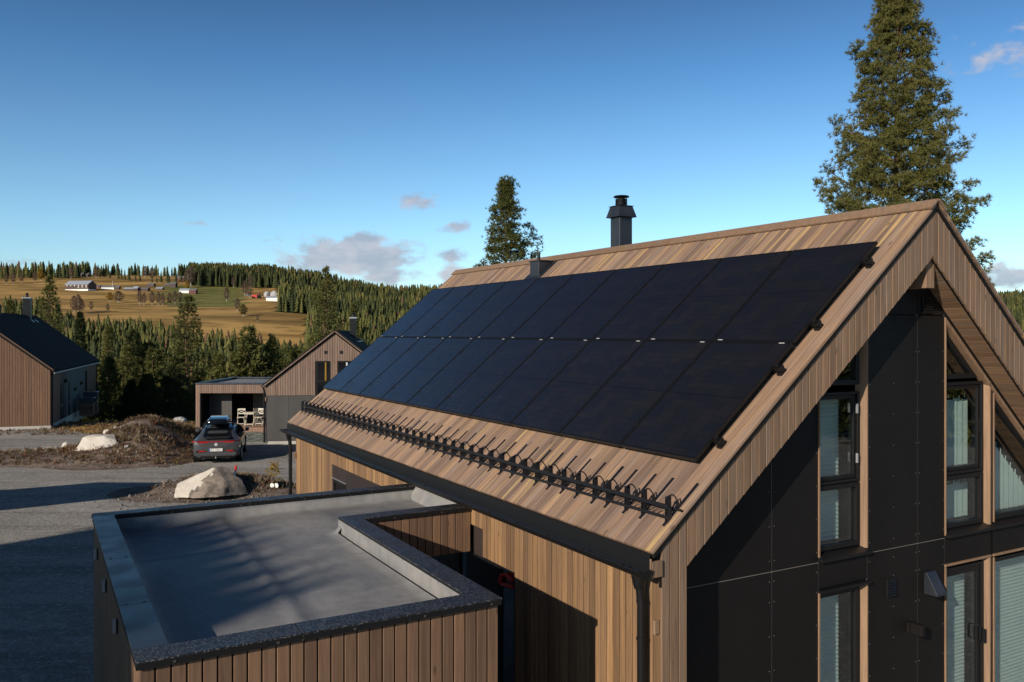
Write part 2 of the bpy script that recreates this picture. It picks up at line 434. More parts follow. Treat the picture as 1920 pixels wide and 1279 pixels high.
class MB:
    """collects shapes for one mesh object"""

    def __init__(self):
        self.v = []
        self.f = []
        self.mi = []
        self.cur = 0

    def add(self, vs, fs):
        n = len(self.v)
        self.v += [tuple(p) for p in vs]
        self.f += [tuple(i + n for i in f) for f in fs]
        self.mi += [self.cur] * len(fs)
        return self

    def box(self, x0, x1, y0, y1, z0, z1):
        return self.add([(x0, y0, z0), (x1, y0, z0), (x1, y1, z0), (x0, y1, z0), (x0, y0, z1), (x1, y0, z1), (x1, y1, z1), (x0, y1, z1)],
                        [(0, 3, 2, 1), (4, 5, 6, 7), (0, 1, 5, 4), (1, 2, 6, 5), (2, 3, 7, 6), (3, 0, 4, 7)])

    def prism(self, a, b):
        """two matching rings of points"""
        n = len(a)
        fs = [tuple(range(n))[::-1], tuple(range(n, 2 * n))]
        fs += [(i, (i + 1) % n, n + (i + 1) % n, n + i) for i in range(n)]
        return self.add(list(a) + list(b), fs)

    def tube(self, pts, r, n=8, caps=True):
        pts = [Vector(p) for p in pts]
        rs = r if isinstance(r, (list, tuple)) else [r] * len(pts)
        rings = []
        for i, p in enumerate(pts):
            d = (pts[min(i + 1, len(pts) - 1)] - pts[max(i - 1, 0)]).normalized()
            up = Vector((0, 0, 1)) if abs(d.z) < 0.9 else Vector((1, 0, 0))
            a = d.cross(up).normalized()
            b = a.cross(d)
            rings.append([p + (a * math.cos(2 * math.pi * k / n) + b * math.sin(2 * math.pi * k / n)) * rs[i] for k in range(n)])
        vs = [q for ring in rings for q in ring]
        fs = []
        for i in range(len(pts) - 1):
            for k in range(n):
                fs.append((i * n + k, i * n + (k + 1) % n, (i + 1) * n + (k + 1) % n, (i + 1) * n + k))
        if caps:
            fs.append(tuple(range(n))[::-1])
            fs.append(tuple(range((len(pts) - 1) * n, len(pts) * n)))
        return self.add(vs, fs)

    def lathe(self, prof, c, n=20):
        vs = [(c[0] + r * math.cos(2 * math.pi * k / n), c[1] + r * math.sin(2 * math.pi * k / n), c[2] + z) for r, z in prof for k in range(n)]
        fs = []
        for i in range(len(prof) - 1):
            for k in range(n):
                fs.append((i * n + k, i * n + (k + 1) % n, (i + 1) * n + (k + 1) % n, (i + 1) * n + k))
        fs.append(tuple(range(n))[::-1])
        fs.append(tuple(range((len(prof) - 1) * n, len(prof) * n)))
        return self.add(vs, fs)

    def build(self, name, mats, parent=None, off=(0, 0, 0), smooth=False, bevel=0.0, kind=None, mw=None):
        me = bpy.data.meshes.new(name)
        me.from_pydata([(p[0] - off[0], p[1] - off[1], p[2] - off[2]) for p in self.v], [], self.f)
        mats = mats if isinstance(mats, (list, tuple)) else [mats]
        for m in mats:
            me.materials.append(M[m] if isinstance(m, str) else m)
        bm = bmesh.new()
        bm.from_mesh(me)
        for fc, mi in zip(bm.faces, self.mi):
            fc.material_index = mi
        bmesh.ops.recalc_face_normals(bm, faces=bm.faces)
        if bevel:
            es = [e for e in bm.edges if len(e.link_faces) == 2 and e.calc_face_angle(0) > 0.5]
            bmesh.ops.bevel(bm, geom=es, offset=bevel, segments=1, affect='EDGES')
        bm.to_mesh(me)
        bm.free()
        if smooth:
            me.polygons.foreach_set('use_smooth', [True] * len(me.polygons))
            try:
                me.set_sharp_from_angle(angle=R(38))
            except Exception:
                pass
        o = bpy.data.objects.new(name, me)
        COL.objects.link(o)
        if parent:
            o.parent = parent
        if mw is not None:
            o.matrix_basis = mw
        if kind:
            o['kind'] = kind
        return o


def tag(o, label=None, cat=None, group=None, kind=None):
    if label:
        o['label'] = label
    if cat:
        o['category'] = cat
    if group:
        o['group'] = group
    if kind:
        o['kind'] = kind
    return o


def thing(name, label, cat, loc=(0, 0, 0), rotz=0.0, group=None):
    o = bpy.data.objects.new(name, None)
    COL.objects.link(o)
    o.empty_display_size = 0.2
    o.location = loc
    o.rotation_euler = (0, 0, rotz)
    return tag(o, label, cat, group)


def link_copy(o, parent=None):
    c = o.copy()
    COL.objects.link(c)
    if parent:
        c.parent = parent
    for ch in list(o.children):
        link_copy(ch, c)
    return c


def at(px, py, d):
    """the point a photograph pixel shows at a depth"""
    return Vector(((px - 960) / F * d, d, CAM_H + (HOR - py) / F * d))


def on_ground(px, py, z=0.0):
    return at(px, py, F * (CAM_H - z) / (py - HOR))


_cache = {}


def plank(name, parent, mat, o, W, L, w, t, lo, hi, off=(0, 0, 0), ch=0.003, mesh_key=None):
    """one board: outward W, running along L; lo and hi are end positions at u=-w/2 and u=+w/2"""
    W = Vector(W)
    L = Vector(L)
    U = W.cross(L)
    lo = lo if isinstance(lo, tuple) else (lo, lo)
    hi = hi if isinstance(hi, tuple) else (hi, hi)
    key = (name, mat, round(w, 4), round(t, 4), round(lo[0], 3), round(lo[1], 3), round(hi[0], 3), round(hi[1], 3))
    me = _cache.get(key)
    if me is None:
        pr = [(-w / 2, 0), (w / 2, 0), (w / 2, t - ch), (w / 2 - ch, t), (-w / 2 + ch, t), (-w / 2, t - ch)]
        def ln(e, u):
            return e[0] + (e[1] - e[0]) * (u / w + 0.5)
        b = MB().prism([(u, v, ln(lo, u)) for u, v in pr], [(u, v, ln(hi, u)) for u, v in pr])
        me = bpy.data.meshes.new(name)
        me.from_pydata(b.v, [], b.f)
        me.materials.append(M[mat])
        _cache[key] = me
    ob = bpy.data.objects.new(name, me)
    COL.objects.link(ob)
    ob.parent = parent
    mt = Matrix.Identity(4)
    for i in range(3):
        mt[i][0], mt[i][1], mt[i][2] = U[i], W[i], L[i]
        mt[i][3] = o[i] - off[i]
    ob.matrix_basis = mt
    return ob


def np_mesh(name, verts, faces, mat, parent=None, attr=None, loc=None):
    """big triangle or quad mesh from arrays; attr = (name, per-vertex float)"""
    me = bpy.data.meshes.new(name)
    k = faces.shape[1]
    me.vertices.add(len(verts))
    me.vertices.foreach_set('co', np.ascontiguousarray(verts, dtype=np.float32).ravel())
    me.loops.add(faces.size)
    me.loops.foreach_set('vertex_index', np.ascontiguousarray(faces, dtype=np.int32).ravel())
    me.polygons.add(len(faces))
    me.polygons.foreach_set('loop_start', np.arange(0, faces.size, k, dtype=np.int32))
    me.polygons.foreach_set('loop_total', np.full(len(faces), k, dtype=np.int32))
    me.update(calc_edges=True)
    if attr is not None:
        a = me.attributes.new(attr[0], 'FLOAT', 'POINT')
        a.data.foreach_set('value', np.ascontiguousarray(attr[1], dtype=np.float32))
    me.materials.append(M[mat])
    o = bpy.data.objects.new(name, me)
    COL.objects.link(o)
    if parent:
        o.parent = parent
    if loc is not None:
        o.location = loc
    return o

# ------------------------------------------------------------------ terrain
_py = np.array([-400, -60, 0, 50, 60, 75, 100, 150, 250, 350, 430, 480, 600, 700, 800, 850, 950, 1200, 1600, 2400, 3000, 4200], float)
_pz = np.array([0, 0, 0, 0, -1.2, -4, -9, -17, -17, -10, -3, 8, 24, 38, 51, 59, 69, 58, 40, 60, 60, 30], float)


def smoothstep(a, b, x):
    t = np.clip((x - a) / (b - a), 0, 1)
    return t * t * (3 - 2 * t)


def fbm(x, y, seed, octv=4):
    r = np.random.default_rng(seed)
    out = np.zeros_like(x)
    amp = 1.0
    fr = 1.0
    for _ in range(octv):
        for _k in range(3):
            a = r.uniform(0, 6.283)
            p = r.uniform(0, 6.283)
            out = out + amp / 3 * np.sin((x * math.cos(a) + y * math.sin(a)) * fr + p)
        amp *= 0.5
        fr *= 2.1
    return out


def bump_at(x, y, cx, cy, rx, ry, h, ang=0.0):
    dx = x - cx
    dy = y - cy
    ca, sa = math.cos(ang), math.sin(ang)
    u = (dx * ca + dy * sa) / rx
    v = (-dx * sa + dy * ca) / ry
    return h * np.exp(-(u * u + v * v) * 1.4)


def terrain(x, y):
    x = np.asarray(x, float)
    y = np.asarray(y, float)
    z = np.interp(y, _py, _pz)
    q = x / np.maximum(y, 60.0)
    # the slope falls away towards the right, where forest covers the lower hill
    k = 1 - 0.30 * smoothstep(-0.30, -0.12, q) - 0.25 * smoothstep(0.1, 0.5, q)
    z = np.where(y > 430, z * k - (1 - k) * 4, z)
    z = z + np.where(y > 300, 3.5 * fbm(x * 0.006, y * 0.006, 3), 0) * smoothstep(300, 520, y)
    z = z + 0.5 * fbm(x * 0.05, y * 0.05, 5) * smoothstep(62, 95, y)
    # two far blue hills
    z = z + bump_at(x, y, -470, 2900, 420, 500, 95)
    z = z + bump_at(x, y, 1150, 1750, 420, 420, 62)
    z = z + bump_at(x, y, 2000, 2700, 900, 500, 110)
    # heap of earth by the car, the low heather bank and the pile round the near boulder
    z = z + bump_at(x, y, -16.75, 38.2, 2.25, 2.9, 1.5)
    z = z + bump_at(x, y, -17.3, 42.3, 1.7, 2.6, 0.8)
    z = z + bump_at(x, y, -10.35, 28.4, 1.9, 1.1, 0.55)
    z = z + bump_at(x, y, -8.4, 28.6, 1.5, 0.9, 0.35)
    bank = smoothstep(33.6, 34.5, y) * (1 - smoothstep(36.3, 37.2, y)) * (1 - smoothstep(-14.8, -13.2, x))
    z = z + bank * 0.22
    near = (y > 10) & (y < 60)
    z = z + np.where(near, 0.035 * fbm(x * 1.7, y * 1.7, 9) * (bank + (z > 0.12)), 0)
    return z


def ground_hit(px, py, dmin=60.0, dmax=4000.0):
    """where the ray through a photograph pixel meets the terrain"""
    d = np.geomspace(dmin, dmax, 1600)
    x = (px - 960) / F * d
    z = CAM_H + (HOR - py) / F * d
    below = np.nonzero(terrain(x, d) > z)[0]
    i = below[0] if len(below) else len(d) - 1
    return Vector((x[i], d[i], float(terrain(x[i], d[i]))))


def is_field(x, y):
    q = x / np.maximum(y, 1.0)
    start = 345 + 95 * np.clip((-q - 0.25) / 0.2, 0, 1) + 120 * smoothstep(0.50, 0.60, -q)
    hill = (y > start) & (y < 800) & (q < -0.277)
    low = (y > start) & (y < 560) & (q < -0.243)
    return hill | low


def make_ground():
    xs = np.concatenate([-np.geomspace(45, 4000, 70)[::-1], np.arange(-44, 26, 0.5), np.geomspace(26, 4000, 70)])
    ys = np.concatenate([-np.geomspace(12, 400, 16)[::-1], np.arange(-10, 62, 0.5), np.geomspace(62.5, 4200, 190)])
    X, Y = np.meshgrid(xs, ys)
    Z = terrain(X, Y)
    nx, ny = len(xs), len(ys)
    v = np.stack([X, Y, Z], -1).reshape(-1, 3)
    i = np.arange(ny - 1)[:, None] * nx + np.arange(nx - 1)[None, :]
    f = np.stack([i, i + 1, i + nx + 1, i + nx], -1).reshape(-1, 4)
    o = np_mesh('ground', v, f, 'ground')
    me = o.data
    me.polygons.foreach_set('use_smooth', [True] * len(me.polygons))
    x, y, z = v[:, 0], v[:, 1], v[:, 2]
    q = x / np.maximum(y, 1.0)
    field = is_field(x, y) | ((y > 800) & (y < 1100) & (q < -0.30))
    lawn = (y > 38) & (y < 60) & (x < -14) & (x > -32)
    green = field & (y > 600) & (y < 800) & (q > -0.42) & (q < -0.315)
    near = (y < 62) & (y > -60)
    col = np.zeros((len(v), 4), np.float32)
    col[:, 0] = np.where(field | lawn, 1, 0)
    col[:, 1] = np.where(green, 0.75, 0)
    col[:, 2] = np.where(near & ~lawn, 1, 0)
    col[:, 3] = 1
    a = me.attributes.new('zone', 'FLOAT_COLOR', 'POINT')
    a.data.foreach_set('color', col.ravel())
    tag(o, 'autumn ground falling to the valley and rising to the farm hill', kind='structure')


make_ground()


def sheet(name, poly, z, mat, label):
    """flat ground sheet with an uneven edge"""
    pts = []
    for i, p in enumerate(poly):
        q = poly[(i + 1) % len(poly)]
        n = max(1, int(math.dist(p, q) / 0.8))
        for k in range(n):
            t = k / n
            j = 0.0 if k == 0 else 0.16
            pts.append((p[0] + (q[0] - p[0]) * t + random.uniform(-j, j), p[1] + (q[1] - p[1]) * t + random.uniform(-j, j), z))
    o = MB().add(pts, [tuple(range(len(pts)))]).build(name, mat)
    return tag(o, label, kind='structure')


# the gravel yard in front, round the houses and down the lane past the car
sheet('gravel_yard', [(-60, -40), (45, -40), (45, 33.4), (-7, 33.2), (-13.5, 33.5), (-60, 33.4)], 0.012, 'gravel', 'grey gravel yard and road in front of the houses')
sheet('gravel_lane', [(-13.6, 33.3), (-6.0, 33.1), (30, 33.2), (30, 52), (-11.2, 52), (-11.0, 44.5), (-17.0, 44.5), (-15.6, 41.0), (-14.6, 37.2), (-13.9, 35)], 0.016, 'gravel',
      'gravel lane where the car stands beside the houses')
sheet('gravel_drive', [(-60, 37.4), (-18.6, 37.2), (-18.3, 39.5), (-20.5, 43.5), (-25.5, 46.9), (-60, 45)], 0.012, 'gravel', 'gravel drive in front of the brown house on the left')
# ------------------------------------------------------------------ the big house with the solar roof
# house frame: X across the gable to the right, Y along the ridge, Z up with the camera at 0
YAW = R(29.457)
HC, HS = math.cos(YAW), math.sin(YAW)


def h2w(p):
    return Vector((p[0] * HC - p[1] * HS, p[0] * HS + p[1] * HC, p[2] + CAM_H))


HO = (8.3, 11.4, -CAM_H)
house = thing('timber_house', 'large timber house with solar panels covering its board roof', 'house', h2w(HO), YAW)
Y0, Y1 = 5.55, 17.3                      # front and far roof edge
XE, ZE = 4.477, -1.839                   # left eave
XR, ZR = 8.323, 1.386                    # ridge
SL = math.atan2(ZR - ZE, XR - XE)
LS = Vector((math.cos(SL), 0, math.sin(SL)))          # up the left slope
NS = Vector((-math.sin(SL), 0, math.cos(SL)))         # out of the left slope
SLR = R(41.9)
LR = Vector((-math.cos(SLR), 0, math.sin(SLR)))
NR = Vector((math.sin(SLR), 0, math.cos(SLR)))
ROOF_LEN = (Vector((XR, 0, ZR)) - Vector((XE, 0, ZE))).length
XW = 4.597                               # face of the left wall
YG = 5.88                                # face of the black gable wall
Z_GROUND = -CAM_H


def roof_pt(y, a, b=0.0):
    """point on the left slope: a metres up from the eave, b metres off the boards"""
    p = Vector((XE, y, ZE)) + LS * a + NS * b
    return p


def z_out_l(x):
    return ZE + (x - XE) * math.tan(SL)


def z_out_r(x):
    return ZR - (x - XR) * math.tan(SLR)


def z_in_l(x):
    return -2.014 + (x - 4.878) * 0.8285


def z_in_r(x):
    return 0.368 - (x - 8.761) * 0.884


XE_R = 12.25
# structure of the roof under the boards
T = 0.028
b = MB()
lo = roof_pt(0, 0.02, -T - 0.002)
hi = Vector((XR, 0, ZR)) - NS * (T + 0.002)
lo2 = lo - NS * 0.14
xr = Vector((XE_R, 0, z_out_r(XE_R))) - NR * 0.004
xr2 = xr - NR * 0.14
apex = Vector((XR, 0, ZR - 0.045))
apex2 = Vector((XR, 0, ZR - 0.045 - 0.2))
ring = [lo, apex, xr, xr2, apex2, lo2]
b.prism([(p.x, Y0 + 0.045, p.z) for p in ring], [(p.x, Y1 - 0.03, p.z) for p in ring])
b.build('roof_deck', 'dark_roof', house, HO)
n_boards = 90
pitch = (Y1 - Y0) / n_boards
for i in range(n_boards):
    plank('roof_board', house, 'roof_wood', roof_pt(Y0 + (i + 0.5) * pitch, 0, -T + random.uniform(-0.002, 0.002)), NS, LS, pitch - 0.0085, T, 0.0, ROOF_LEN - 0.03, HO, 0.004)
# right slope boards are out of sight: one sheet
b = MB()
p0 = Vector((XR, 0, ZR)) + NR * 0.0
p1 = Vector((XE_R, 0, z_out_r(XE_R)))
b.prism([(p.x, Y0, p.z) for p in (p0, p1, p1 + NR * T, p0 + NR * T)], [(p.x, Y1, p.z) for p in (p0, p1, p1 + NR * T, p0 + NR * T)])
b.build('roof_sheet', 'roof_wood', house, HO)
# ridge boards in lengths
for y_a, y_b in ((5.53, 7.35), (7.354, 9.75), (9.754, 13.2), (13.204, 17.32)):
    b = MB()
    for n_, l_ in ((NS, LS), (NR, LR)):
        p = Vector((XR, 0, ZR + 0.012))
        q = p - l_ * 0.155
        b.prism([(s.x, y_a, s.z) for s in (p, q, q + n_ * 0.026, p + n_ * 0.026)], [(s.x, y_b, s.z) for s in (p, q, q + n_ * 0.026, p + n_ * 0.026)])
    b.build('ridge_board', 'gable_wood', house, HO, bevel=0.003)
# black metal strip under the board ends along the rakes
b = MB()
for f_, x0, x1 in ((z_out_l, XE + 0.03, XR), (z_out_r, XR + 0.001, XE_R)):
    b.prism([(x0, Y0 + 0.004, f_(x0) - 0.04), (x1, Y0 + 0.004, f_(x1) - 0.04), (x1, Y0 + 0.004, f_(x1) - 0.085), (x0, Y0 + 0.004, f_(x0) - 0.085)],
            [(x0, Y0 + 0.05, f_(x0) - 0.04), (x1, Y0 + 0.05, f_(x1) - 0.04), (x1, Y0 + 0.05, f_(x1) - 0.085), (x0, Y0 + 0.05, f_(x0) - 0.085)])
b.build('rake_strip', 'matt_black', house, HO)
# upright boards of the rakes
PW = 0.094
Wg = (0, -1, 0)
x = XW
while x < 11.6:
    xc = x + PW / 2

    def lim(f_, dz):
        return (f_(x + PW) + dz - 0.0, f_(x) + dz)          # U runs to -X here

    left = xc < XR - 0.0
    zo = z_out_l if left else z_out_r
    zi_ = z_in_l if xc < 8.3 else z_in_r
    top = (zo(min(x + PW, XR)) if left else zo(x + PW), zo(x) if not left else zo(x))
    top = (top[0] - 0.09, top[1] - 0.09)
    bot = (zi_(x + PW), zi_(x))
    if x + PW < 4.882:                                       # the wing runs to the ground
        bot = (Z_GROUND + 0.12, Z_GROUND + 0.12)
    plank('rake_plank', house, 'gable_wood', (xc, Y0 + 0.042, 0), Wg, (0, 0, 1), PW - 0.009, 0.024, bot, top, HO)
    x += PW
# body behind the rakes: soffit box edges in black
b = MB()
xa, xb = 4.90, 8.3
b.prism([(xa, Y0 + 0.045, z_in_l(xa) + 0.004), (xb, Y0 + 0.045, z_in_l(xb) + 0.004), (xb, Y0 + 0.045, z_out_l(xb) - 0.2), (xa, Y0 + 0.045, z_out_l(xa) - 0.2)],
        [(xa, Y0 + 0.07, z_in_l(xa) + 0.004), (xb, Y0 + 0.07, z_in_l(xb) + 0.004), (xb, Y0 + 0.07, z_out_l(xb) - 0.2), (xa, Y0 + 0.07, z_out_l(xa) - 0.2)])
xa, xb = 8.302, 12.0
b.prism([(xa, Y0 + 0.045, z_in_r(xa) + 0.004), (xb, Y0 + 0.045, z_in_r(xb) + 0.004), (xb, Y0 + 0.045, z_out_r(xb) - 0.2), (xa, Y0 + 0.045, z_out_r(xa) - 0.2)],
        [(xa, Y0 + 0.07, z_in_r(xa) + 0.004), (xb, Y0 + 0.07, z_in_r(xb) + 0.004), (xb, Y0 + 0.07, z_out_r(xb) - 0.2), (xa, Y0 + 0.07, z_out_r(xa) - 0.2)])
b.build('rake_backing', 'black_metal', house, HO)
# soffit boards on both undersides, running from the rakes to the wall
for side in (0, 1):
    ang = math.atan(0.8285) if side == 0 else math.atan(0.884)
    lv = Vector((math.cos(ang), 0, math.sin(ang))) if side == 0 else Vector((-math.cos(ang), 0, math.sin(ang)))
    nv = Vector((math.sin(ang), 0, -math.cos(ang))) if side == 0 else Vector((-math.sin(ang), 0, -math.cos(ang)))
    st = Vector((4.90, 0, z_in_l(4.90))) if side == 0 else Vector((11.6, 0, z_in_r(11.6)))
    n = int(((8.3 - 4.9) if side == 0 else (11.6 - 8.3)) / math.cos(ang) / 0.093)
    for i in range(n):
        p = st + lv * ((i + 0.5) * 0.093) - nv * 0.03
        plank('soffit_board', house, 'soffit_wood', (p.x, Y0 + 0.071, p.z), nv, (0, 1, 0), 0.089, 0.02, 0.0, YG - Y0 - 0.085, HO)

# left wall: dark carcass, upright boards, openings
b = MB()
b.box(XW + 0.045, XW + 0.12, Y0 + 0.1, 8.12, Z_GROUND, -1.96)
b.box(XW + 0.045, XW + 0.12, 8.12, 10.9, -2.655, -1.96)
b.box(XW + 0.045, XW + 0.12, 10.9, 17.1, Z_GROUND, -1.96)
b.box(XW + 0.5, XW + 0.56, 8.0, 11.0, Z_GROUND, -2.6)
b.box(XW + 0.12, XW + 0.5, 8.05, 8.118, Z_GROUND, -2.6)
b.box(XW + 0.045, XE_R - 0.5, 17.0, 17.1, Z_GROUND, -1.9)
b.box(XE_R - 0.5, XE_R - 0.4, Y0 + 0.1, 17.1, Z_GROUND, -2.2)
b.build('wall_body', 'fibre_black', house, HO)
y = Y0 + 0.042
k = 0
while y < 17.08:
    yc = y + 0.048
    bot = Z_GROUND + 0.12
    if 8.13 < yc < 8.85:
        bot = -2.66
    elif 8.85 <= yc < 10.95:
        bot = -2.335
    elif 11.4 < yc < 14.72:
        bot = -2.36
    plank('wall_plank', house, 'wall_wood', (XW + 0.024 + random.uniform(-0.0015, 0.0015), yc, 0), (-1, 0, 0), (0, 0, 1), 0.081, 0.022, bot, -1.955, HO)
    y += 0.096
    k += 1
# boards hanging from the eave end
b = MB().box(XE + 0.005, 4.592, Y0 - 0.002, Y0 + 0.022, -2.06, ZE - 0.085).box(XE - 0.008, XE + 0.003, Y0 + 0.0, Y0 + 0.02, -2.06, ZE - 0.06)
b.build('eave_return', 'gable_wood', house, HO, bevel=0.002)
b = MB().box(4.585, 4.64, Y0 + 0.02, Y0 + 0.041, -2.16, -2.0)
b.build('corner_cap', 'matt_black', house, HO)
# dark panels, windows and the glazed door in the left wall
for y_a, y_b in ((11.42, 12.30), (12.31, 13.19), (13.20, 13.955)):
    MB().box(XW + 0.02, XW + 0.04, y_a, y_b, -4.9, -2.37).build('dark_panel', 'fibre_brown', house, HO, bevel=0.002)
MB().box(XW + 0.02, XW + 0.04, 13.965, 14.70, -2.60, -2.37).build('dark_panel', 'fibre_brown', house, HO, bevel=0.002)
MB().box(XW + 0.015, XW + 0.044, 8.845, 9.10, -2.68, -2.345).build('dark_panel', 'fibre_brown', house, HO, bevel=0.002)
w = MB()
for bx in ((13.97, 14.70, -2.67, -2.61), (13.97, 14.70, -4.6, -4.5)):
    w.box(XW + 0.02, XW + 0.09, *bx)
for bx in ((13.97, 14.03, -4.5, -2.67), (14.64, 14.70, -4.5, -2.67)):
    w.box(XW + 0.022, XW + 0.09, *bx)
wo = w.build('window', 'black_metal', house, HO)
MB().box(XW + 0.05, XW + 0.056, 14.03, 14.64, -4.5, -2.67).build('pane', 'glass', wo, HO)
MB().box(XW + 0.10, XW + 0.12, 14.03, 14.3, -4.5, -2.67).build('blind', 'blind', wo, HO)
MB().box(XW + 0.0, XW + 0.03, 13.95, 14.72, -2.608, -2.598).build('sill', 'grey_metal', wo, HO)
MB().box(XW - 0.0, XW + 0.045, 14.705, 14.735, -4.6, -2.36).build('jamb', 'soffit_wood', house, HO)
# entrance door with its glass
d = MB()
for bx in ((8.14, 8.20, Z_GROUND, -2.67), (8.56, 8.66, Z_GROUND, -2.67), (8.66, 9.4, Z_GROUND, -2.67), (8.20, 8.56, Z_GROUND, -5.0), (8.20, 8.56, -2.71, -2.67)):
    d.box(XW + 0.06, XW + 0.14, *bx)
dr = d.build('entrance_door', 'black_metal', house, HO)
MB().box(XW + 0.09, XW + 0.098, 8.20, 8.56, -5.0, -2.71).build('pane', 'glass', dr, HO)
MB().box(XW + 0.09, XW + 0.10, 9.42, 9.62, -4.4, -2.7).build('side_light', 'glass', house, HO)
MB().box(XW + 0.07, XW + 0.12, 9.62, 10.8, Z_GROUND, -2.67).build('entrance_panel', 'fibre_black', house, HO)
MB().box(XW + 0.03, XW + 0.05, 8.14, 8.9, -2.672, -2.66).build('door_drip', 'grey_metal', house, HO)
# gutter, eave flashing, downpipes
b = MB()
b.prism([(XE - 0.004, Y0 + 0.02, ZE - 0.03), (XE - 0.018, Y0 + 0.02, -2.0), (XE - 0.014, Y0 + 0.02, -2.0), (XE + 0.002, Y0 + 0.02, ZE - 0.03)],
        [(XE - 0.004, Y1, ZE - 0.03), (XE - 0.018, Y1, -2.0), (XE - 0.014, Y1, -2.0), (XE + 0.002, Y1, ZE - 0.03)])
b.build('eave_flashing', 'black_metal', house, HO)
b = MB()
gx, gz, gr = 4.395, -1.985, 0.068
arc = [(gx + gr * math.cos(t), gz + gr * math.sin(t)) for t in [math.pi + math.pi * i / 8 for i in range(9)]]
arc_in = [(gx + (gr - 0.005) * math.cos(t), gz + (gr - 0.005) * math.sin(t)) for t in [2 * math.pi - math.pi * i / 8 for i in range(9)]]
prof = arc + arc_in
for i in range(8):
    q = [arc[i], arc[i + 1], arc_in[7 - i], arc_in[8 - i]]
    b.prism([(p[0], Y0 - 0.02, p[1]) for p in q], [(p[0], Y1 + 0.02, p[1]) for p in q])
for yy in (Y0 - 0.024, Y1 + 0.02):
    b.prism([(p[0], yy, p[1]) for p in arc], [(p[0], yy + 0.004, p[1]) for p in arc])
gut = b.build('gutter', 'black_metal', house, HO, smooth=True)
b = MB().tube([(gx - gr, Y0 - 0.022, gz + 0.004), (gx - gr, Y1 + 0.02, gz + 0.004)], 0.010, 8)
b.build('gutter_bead', 'black_metal', gut, HO, smooth=True)
br = None
for i in range(20):
    yy = 5.75 + i * 0.6
    me = MB().box(-0.012, 0.012, -0.012, 0.012, -0.008, 0.008)
    if br is None:
        br = me.build('gutter_clip', 'black_metal', gut, (0, 0, 0))
        br.location = (gx - gr - HO[0], yy - HO[1], gz + 0.012 - HO[2])
        br0 = br
    else:
        c = link_copy(br0, gut)
        c.location = (gx - gr - HO[0], yy - HO[1], gz + 0.012 - HO[2])
for yy, zt in ((5.72, -2.04), (17.16, -2.04)):
    b = MB().lathe([(0.066, 0.0), (0.062, -0.05), (0.042, -0.13), (0.036, -0.15)], (4.47, yy, zt), 14)
    b.tube([(4.485, yy, zt - 0.14), (4.50, yy, zt - 0.3), (4.50, yy, Z_GROUND + 0.15)], 0.036, 14)
    dp = b.build('downpipe', 'black_metal', house, HO, smooth=True)
    for zc in (-2.30, -2.62, -4.0):
        MB().lathe([(0.040, -0.012), (0.043, -0.01), (0.043, 0.01), (0.040, 0.012)], (4.50, yy, zc), 14).build('collar', 'black_metal', dp, HO, smooth=True)
    MB().box(4.545, 4.598, yy - 0.125, yy - 0.10, -2.56, -2.44).build('pipe_clip', 'jamb_wood', dp, HO, bevel=0.004)

# ---- black gable wall: sheets of fibre cement with pale joints
def z_facade_top(x):
    return min(z_in_l(x), z_in_r(x)) + 0.03


def facade_panel(x0, x1, z0, z1=None):
    b = MB()
    if z1 is None:
        xs_ = [x0, x1]
        if x0 < 8.3 < x1:
            xs_ = [x0, 8.3, x1]
        ring = [(x0, z0), (x1, z0)] + [(q, z_facade_top(q)) for q in xs_[::-1]]
    else:
        ring = [(x0, z0), (x1, z0), (x1, z1), (x0, z1)]
    b.prism([(p[0], YG, p[1]) for p in ring], [(p[0], YG + 0.012, p[1]) for p in ring])
    return b.build('facade_panel', 'fibre_black', house, HO, bevel=0.0012)


ZJ = -2.331
for x0, x1 in ((4.72, 6.218), (6.228, 6.872)):
    facade_panel(x0, x1, Z_GROUND + 0.1, ZJ - 0.005)
    facade_panel(x0, x1, ZJ + 0.005, None)
facade_panel(6.882, 7.618, -2.60, ZJ - 0.005)
facade_panel(7.628, 8.453, Z_GROUND + 0.1, ZJ - 0.005)
facade_panel(8.463, 8.938, Z_GROUND + 0.1, ZJ - 0.005)
facade_panel(7.628, 8.453, ZJ + 0.005, 0.185)
facade_panel(8.463, 8.938, ZJ + 0.005, 0.185)
facade_panel(7.628, 8.453, 0.195, None)
facade_panel(8.463, 8.938, 0.195, None)
facade_panel(8.948, 11.8, -2.625, ZJ - 0.005)
b = MB()
for xj in (6.223, 6.877, 7.623, 8.458, 8.943):
    b.box(xj - 0.006, xj + 0.006, YG + 0.005, YG + 0.02, Z_GROUND + 0.1, 0.2 if xj > 7.6 else z_in_l(xj) - 0.02)
b.build('upright_joint', 'joint', house, HO)
b = MB()
b.box(4.72, 6.87, YG + 0.006, YG + 0.021, ZJ - 0.006, ZJ + 0.006)
b.box(7.63, 8.94, YG + 0.006, YG + 0.021, ZJ - 0.006, ZJ + 0.006)
b.build('level_joint', 'joint', house, HO)
b = MB()
for x0_, x1_ in ((4.66, 6.88), (7.64, 8.29), (8.31, 8.93)):
    rg = [(x0_, Z_GROUND), (x1_, Z_GROUND), (x1_, z_facade_top(x1_) - 0.02), (x0_, z_facade_top(x0_) - 0.02)]
    b.prism([(p[0], YG + 0.022, p[1]) for p in rg], [(p[0], YG + 0.07, p[1]) for p in rg])
b.box(6.88, 7.64, YG + 0.022, YG + 0.07, -2.56, -2.34)
b.box(8.93, 11.8, YG + 0.022, YG + 0.07, -2.6, -2.34)
b.build('gable_backing', 'matt_black', house, HO)
